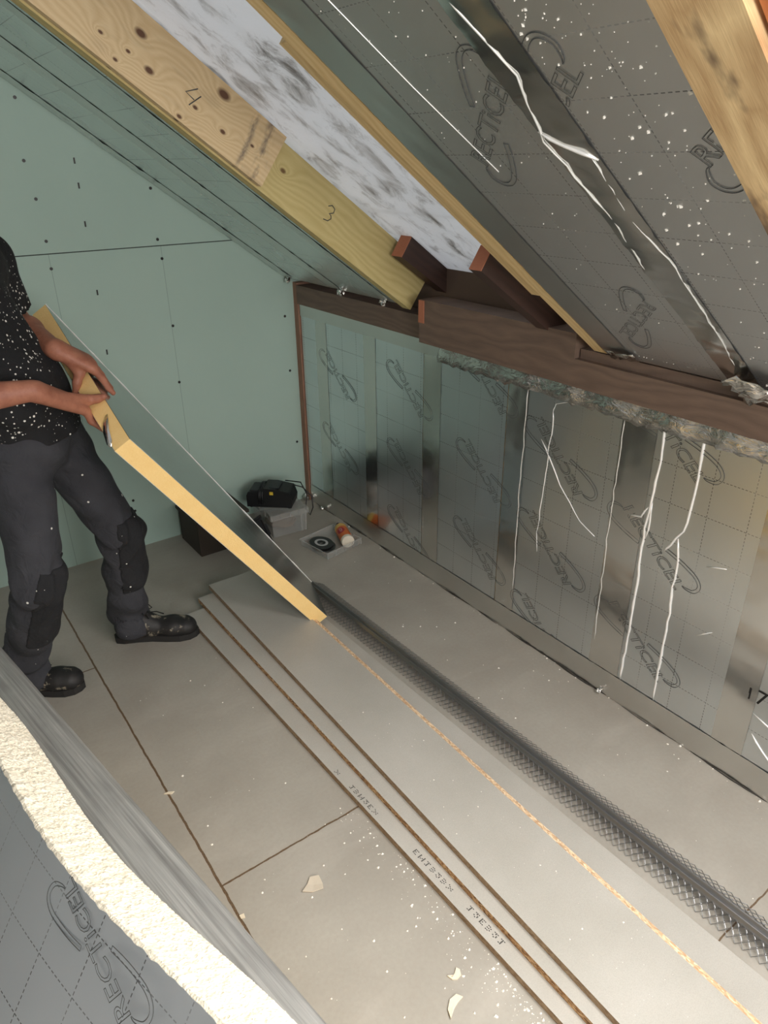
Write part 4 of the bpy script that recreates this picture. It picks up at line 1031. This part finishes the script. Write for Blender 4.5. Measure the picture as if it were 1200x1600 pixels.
# shirt
Sh = SDF((.0, 2.10, .86), (.64, 2.84, 1.62), .005)
Sh.cone(pel + V((0, 0, .0)) + fdir * .02, belly + fdir * .012, .135, .138, .04, (ldir, 1.32)); Sh.cone(belly + fdir * .012, chest, .138, .126, .05, (ldir, 1.42)); Sh.cone(chest, (shL + shR) / 2, .120, .086, .05, (ldir, 1.5)); Sh.cone(shL, shR, .078, .078, .05)
for s_, e_ in ((shL, elL), (shR, elR)): Sh.cone(s_, s_.lerp(e_, .80), .076, .068, .03)
X, Y_, Zz = Sh.grid()
Sh.F = (Sh.F + .005 * np.sin(34 * Zz + 16 * X + 4 * np.sin(15 * Y_)) * np.exp(-((Zz - 1.03) / .12) ** 2) + .004 * np.sin(30 * (X + Y_) + 22 * Zz + 3 * np.sin(12 * X))).astype(np.float32)
for s_, e_ in ((shL, elL), (shR, elR)):
    ax = (e_ - s_).normalized(); p = s_.lerp(e_, .80); sl_, XX = Sh.win(np.array(s_), np.array(e_ + ax * .1), .10)
    pl = (XX[0] - p.x) * ax.x + (XX[1] - p.y) * ax.y + (XX[2] - p.z) * ax.z
    rad = np.sqrt(np.maximum((XX[0] - p.x) ** 2 + (XX[1] - p.y) ** 2 + (XX[2] - p.z) ** 2 - pl ** 2, 0))
    inarm = (rad < .095) & (pl > -.02)
    Sh.F[sl_] = np.where(inarm & (np.array((XX[0] - chest.x) * 1.) * 0 + pl > 0) & (np.abs((XX[0] - chest.x) * ldir.x + (XX[1] - chest.y) * ldir.y) > .175), np.maximum(Sh.F[sl_], pl), Sh.F[sl_])
    Sh.cone(p - ax * .03, p + ax * .05, .060, .060, .003, None, True)
hd = (V((0, 0, -1)) + fdir * .10); hp = V((.33, 2.47, .94))
Sh.plane(hp, hd); Sh.plane(nek - V((0, 0, .02)), V((0, 0, 1)) - fdir * .3) if False else None
Sh.cone(nek - V((0, 0, .01)), nek + V((0, 0, .1)), .066, .07, .004, None, True)
Sh.cone(pel - V((0, 0, .12)), hp + V((0, 0, .025)), .120, .120, .004, (ldir, 1.3), True)
place('shirt', Sh.mesh('shirt', 2), SHIRT)
yv, yf = text_mesh('Y', size=.03); yp = at(15, 434, 2.5); 
# boots
def leather():
    t = NT('scuffed_black_leather'); p = t.pos(); x, y, z = t.xyz(p); n = t.noise(p, 26, 5, .6)
    c = t.mix(t.noise(p, 60, 3), lin((18, 18, 20)), lin((36, 35, 34))); c = t.mix(t.rampf(n, .585, .64, 0, .8), c, lin((150, 142, 124)))
    t.bump(n, .3, .004)
    return t.set(c, .6, 0)
LEA = leather(); SOLE = simple('dark_rubber_sole', (34, 33, 32), .8, 0, .3, 80); SCUFF = simple('pale_scuff', (158, 150, 132), .9); LACE = simple('black_lace', (15, 15, 16), .8)
def boot(heel, toe, ank):
    heel, toe = V(heel), V(toe); f_ = (toe - heel).normalized(); s_ = V((-f_.y, f_.x, 0)); L = (toe - heel).length
    def q(a, b, z): return heel + f_ * (a * L) + s_ * b + V((0, 0, z))
    S = SDF((min(heel.x, toe.x) - .1, min(heel.y, toe.y) - .1, .0), (max(heel.x, toe.x) + .1, max(heel.y, toe.y) + .1, .24), .004)
    S.cone(q(.13, 0, .058), q(.40, 0, .055), .036, .036, .03); S.cone(q(.40, 0, .056), q(.70, 0, .050), .037, .036, .03, (s_, 1.15)); S.cone(q(.70, 0, .048), q(.85, 0, .046), .035, .033, .03, (s_, 1.3)); S.cone(q(.85, 0, .046), q(.89, 0, .042), .033, .028, .02, (s_, 1.25))
    S.cone(q(.17, 0, .08), V((ank.x, ank.y, .15)), .040, .044, .03); S.cone(q(.42, 0, .075), q(.24, 0, .13), .036, .040, .03)
    S.plane((0, 0, .024), (0, 0, -1))
    o = place('boot', S.mesh('boot', 2), LEA)
    ol = [(-.005, .0), (.03, .026), (.12, .034), (.3, .032), (.45, .034), (.62, .045), (.78, .050), (.9, .041), (.97, .022), (1.0, 0), (.97, -.022), (.9, -.041), (.78, -.050), (.62, -.044), (.45, -.033), (.3, -.031), (.12, -.034), (.03, -.026)]
    MB().prism([q(a, b, .0008) for a, b in ol], (0, 0, .027)).build('sole', SOLE, o, bevel=.004)
    lc_ = MB()
    for i, a in enumerate((.36, .43, .50, .57)):
        z = .115 - i * .011; lc_.tube([q(a, -.026, z - .012), q(a + .02, 0, z + .002), q(a, .026, z - .012)], .0026, 6)
    k = q(.37, 0, .122)
    for sg in (1, -1): lc_.tube([k, k + s_ * (sg * .02) + V((0, 0, .022)), k + s_ * (sg * .042) + f_ * .012 + V((0, 0, .018)), k + s_ * (sg * .040) + f_ * .03 + V((0, 0, -.004)), k + s_ * (sg * .012) + f_ * .012], .0023, 6)
    lc_.tube([k, q(.52, .022, .108), q(.58, .045, .08)], .0023, 6)
    lc_.build('laces', LACE, o, smooth=True)
    return o
boot((.505, 2.590, 0), (.800, 2.430, 0), ankL); boot((.075, 2.500, 0), (.325, 2.365, 0), ankR)
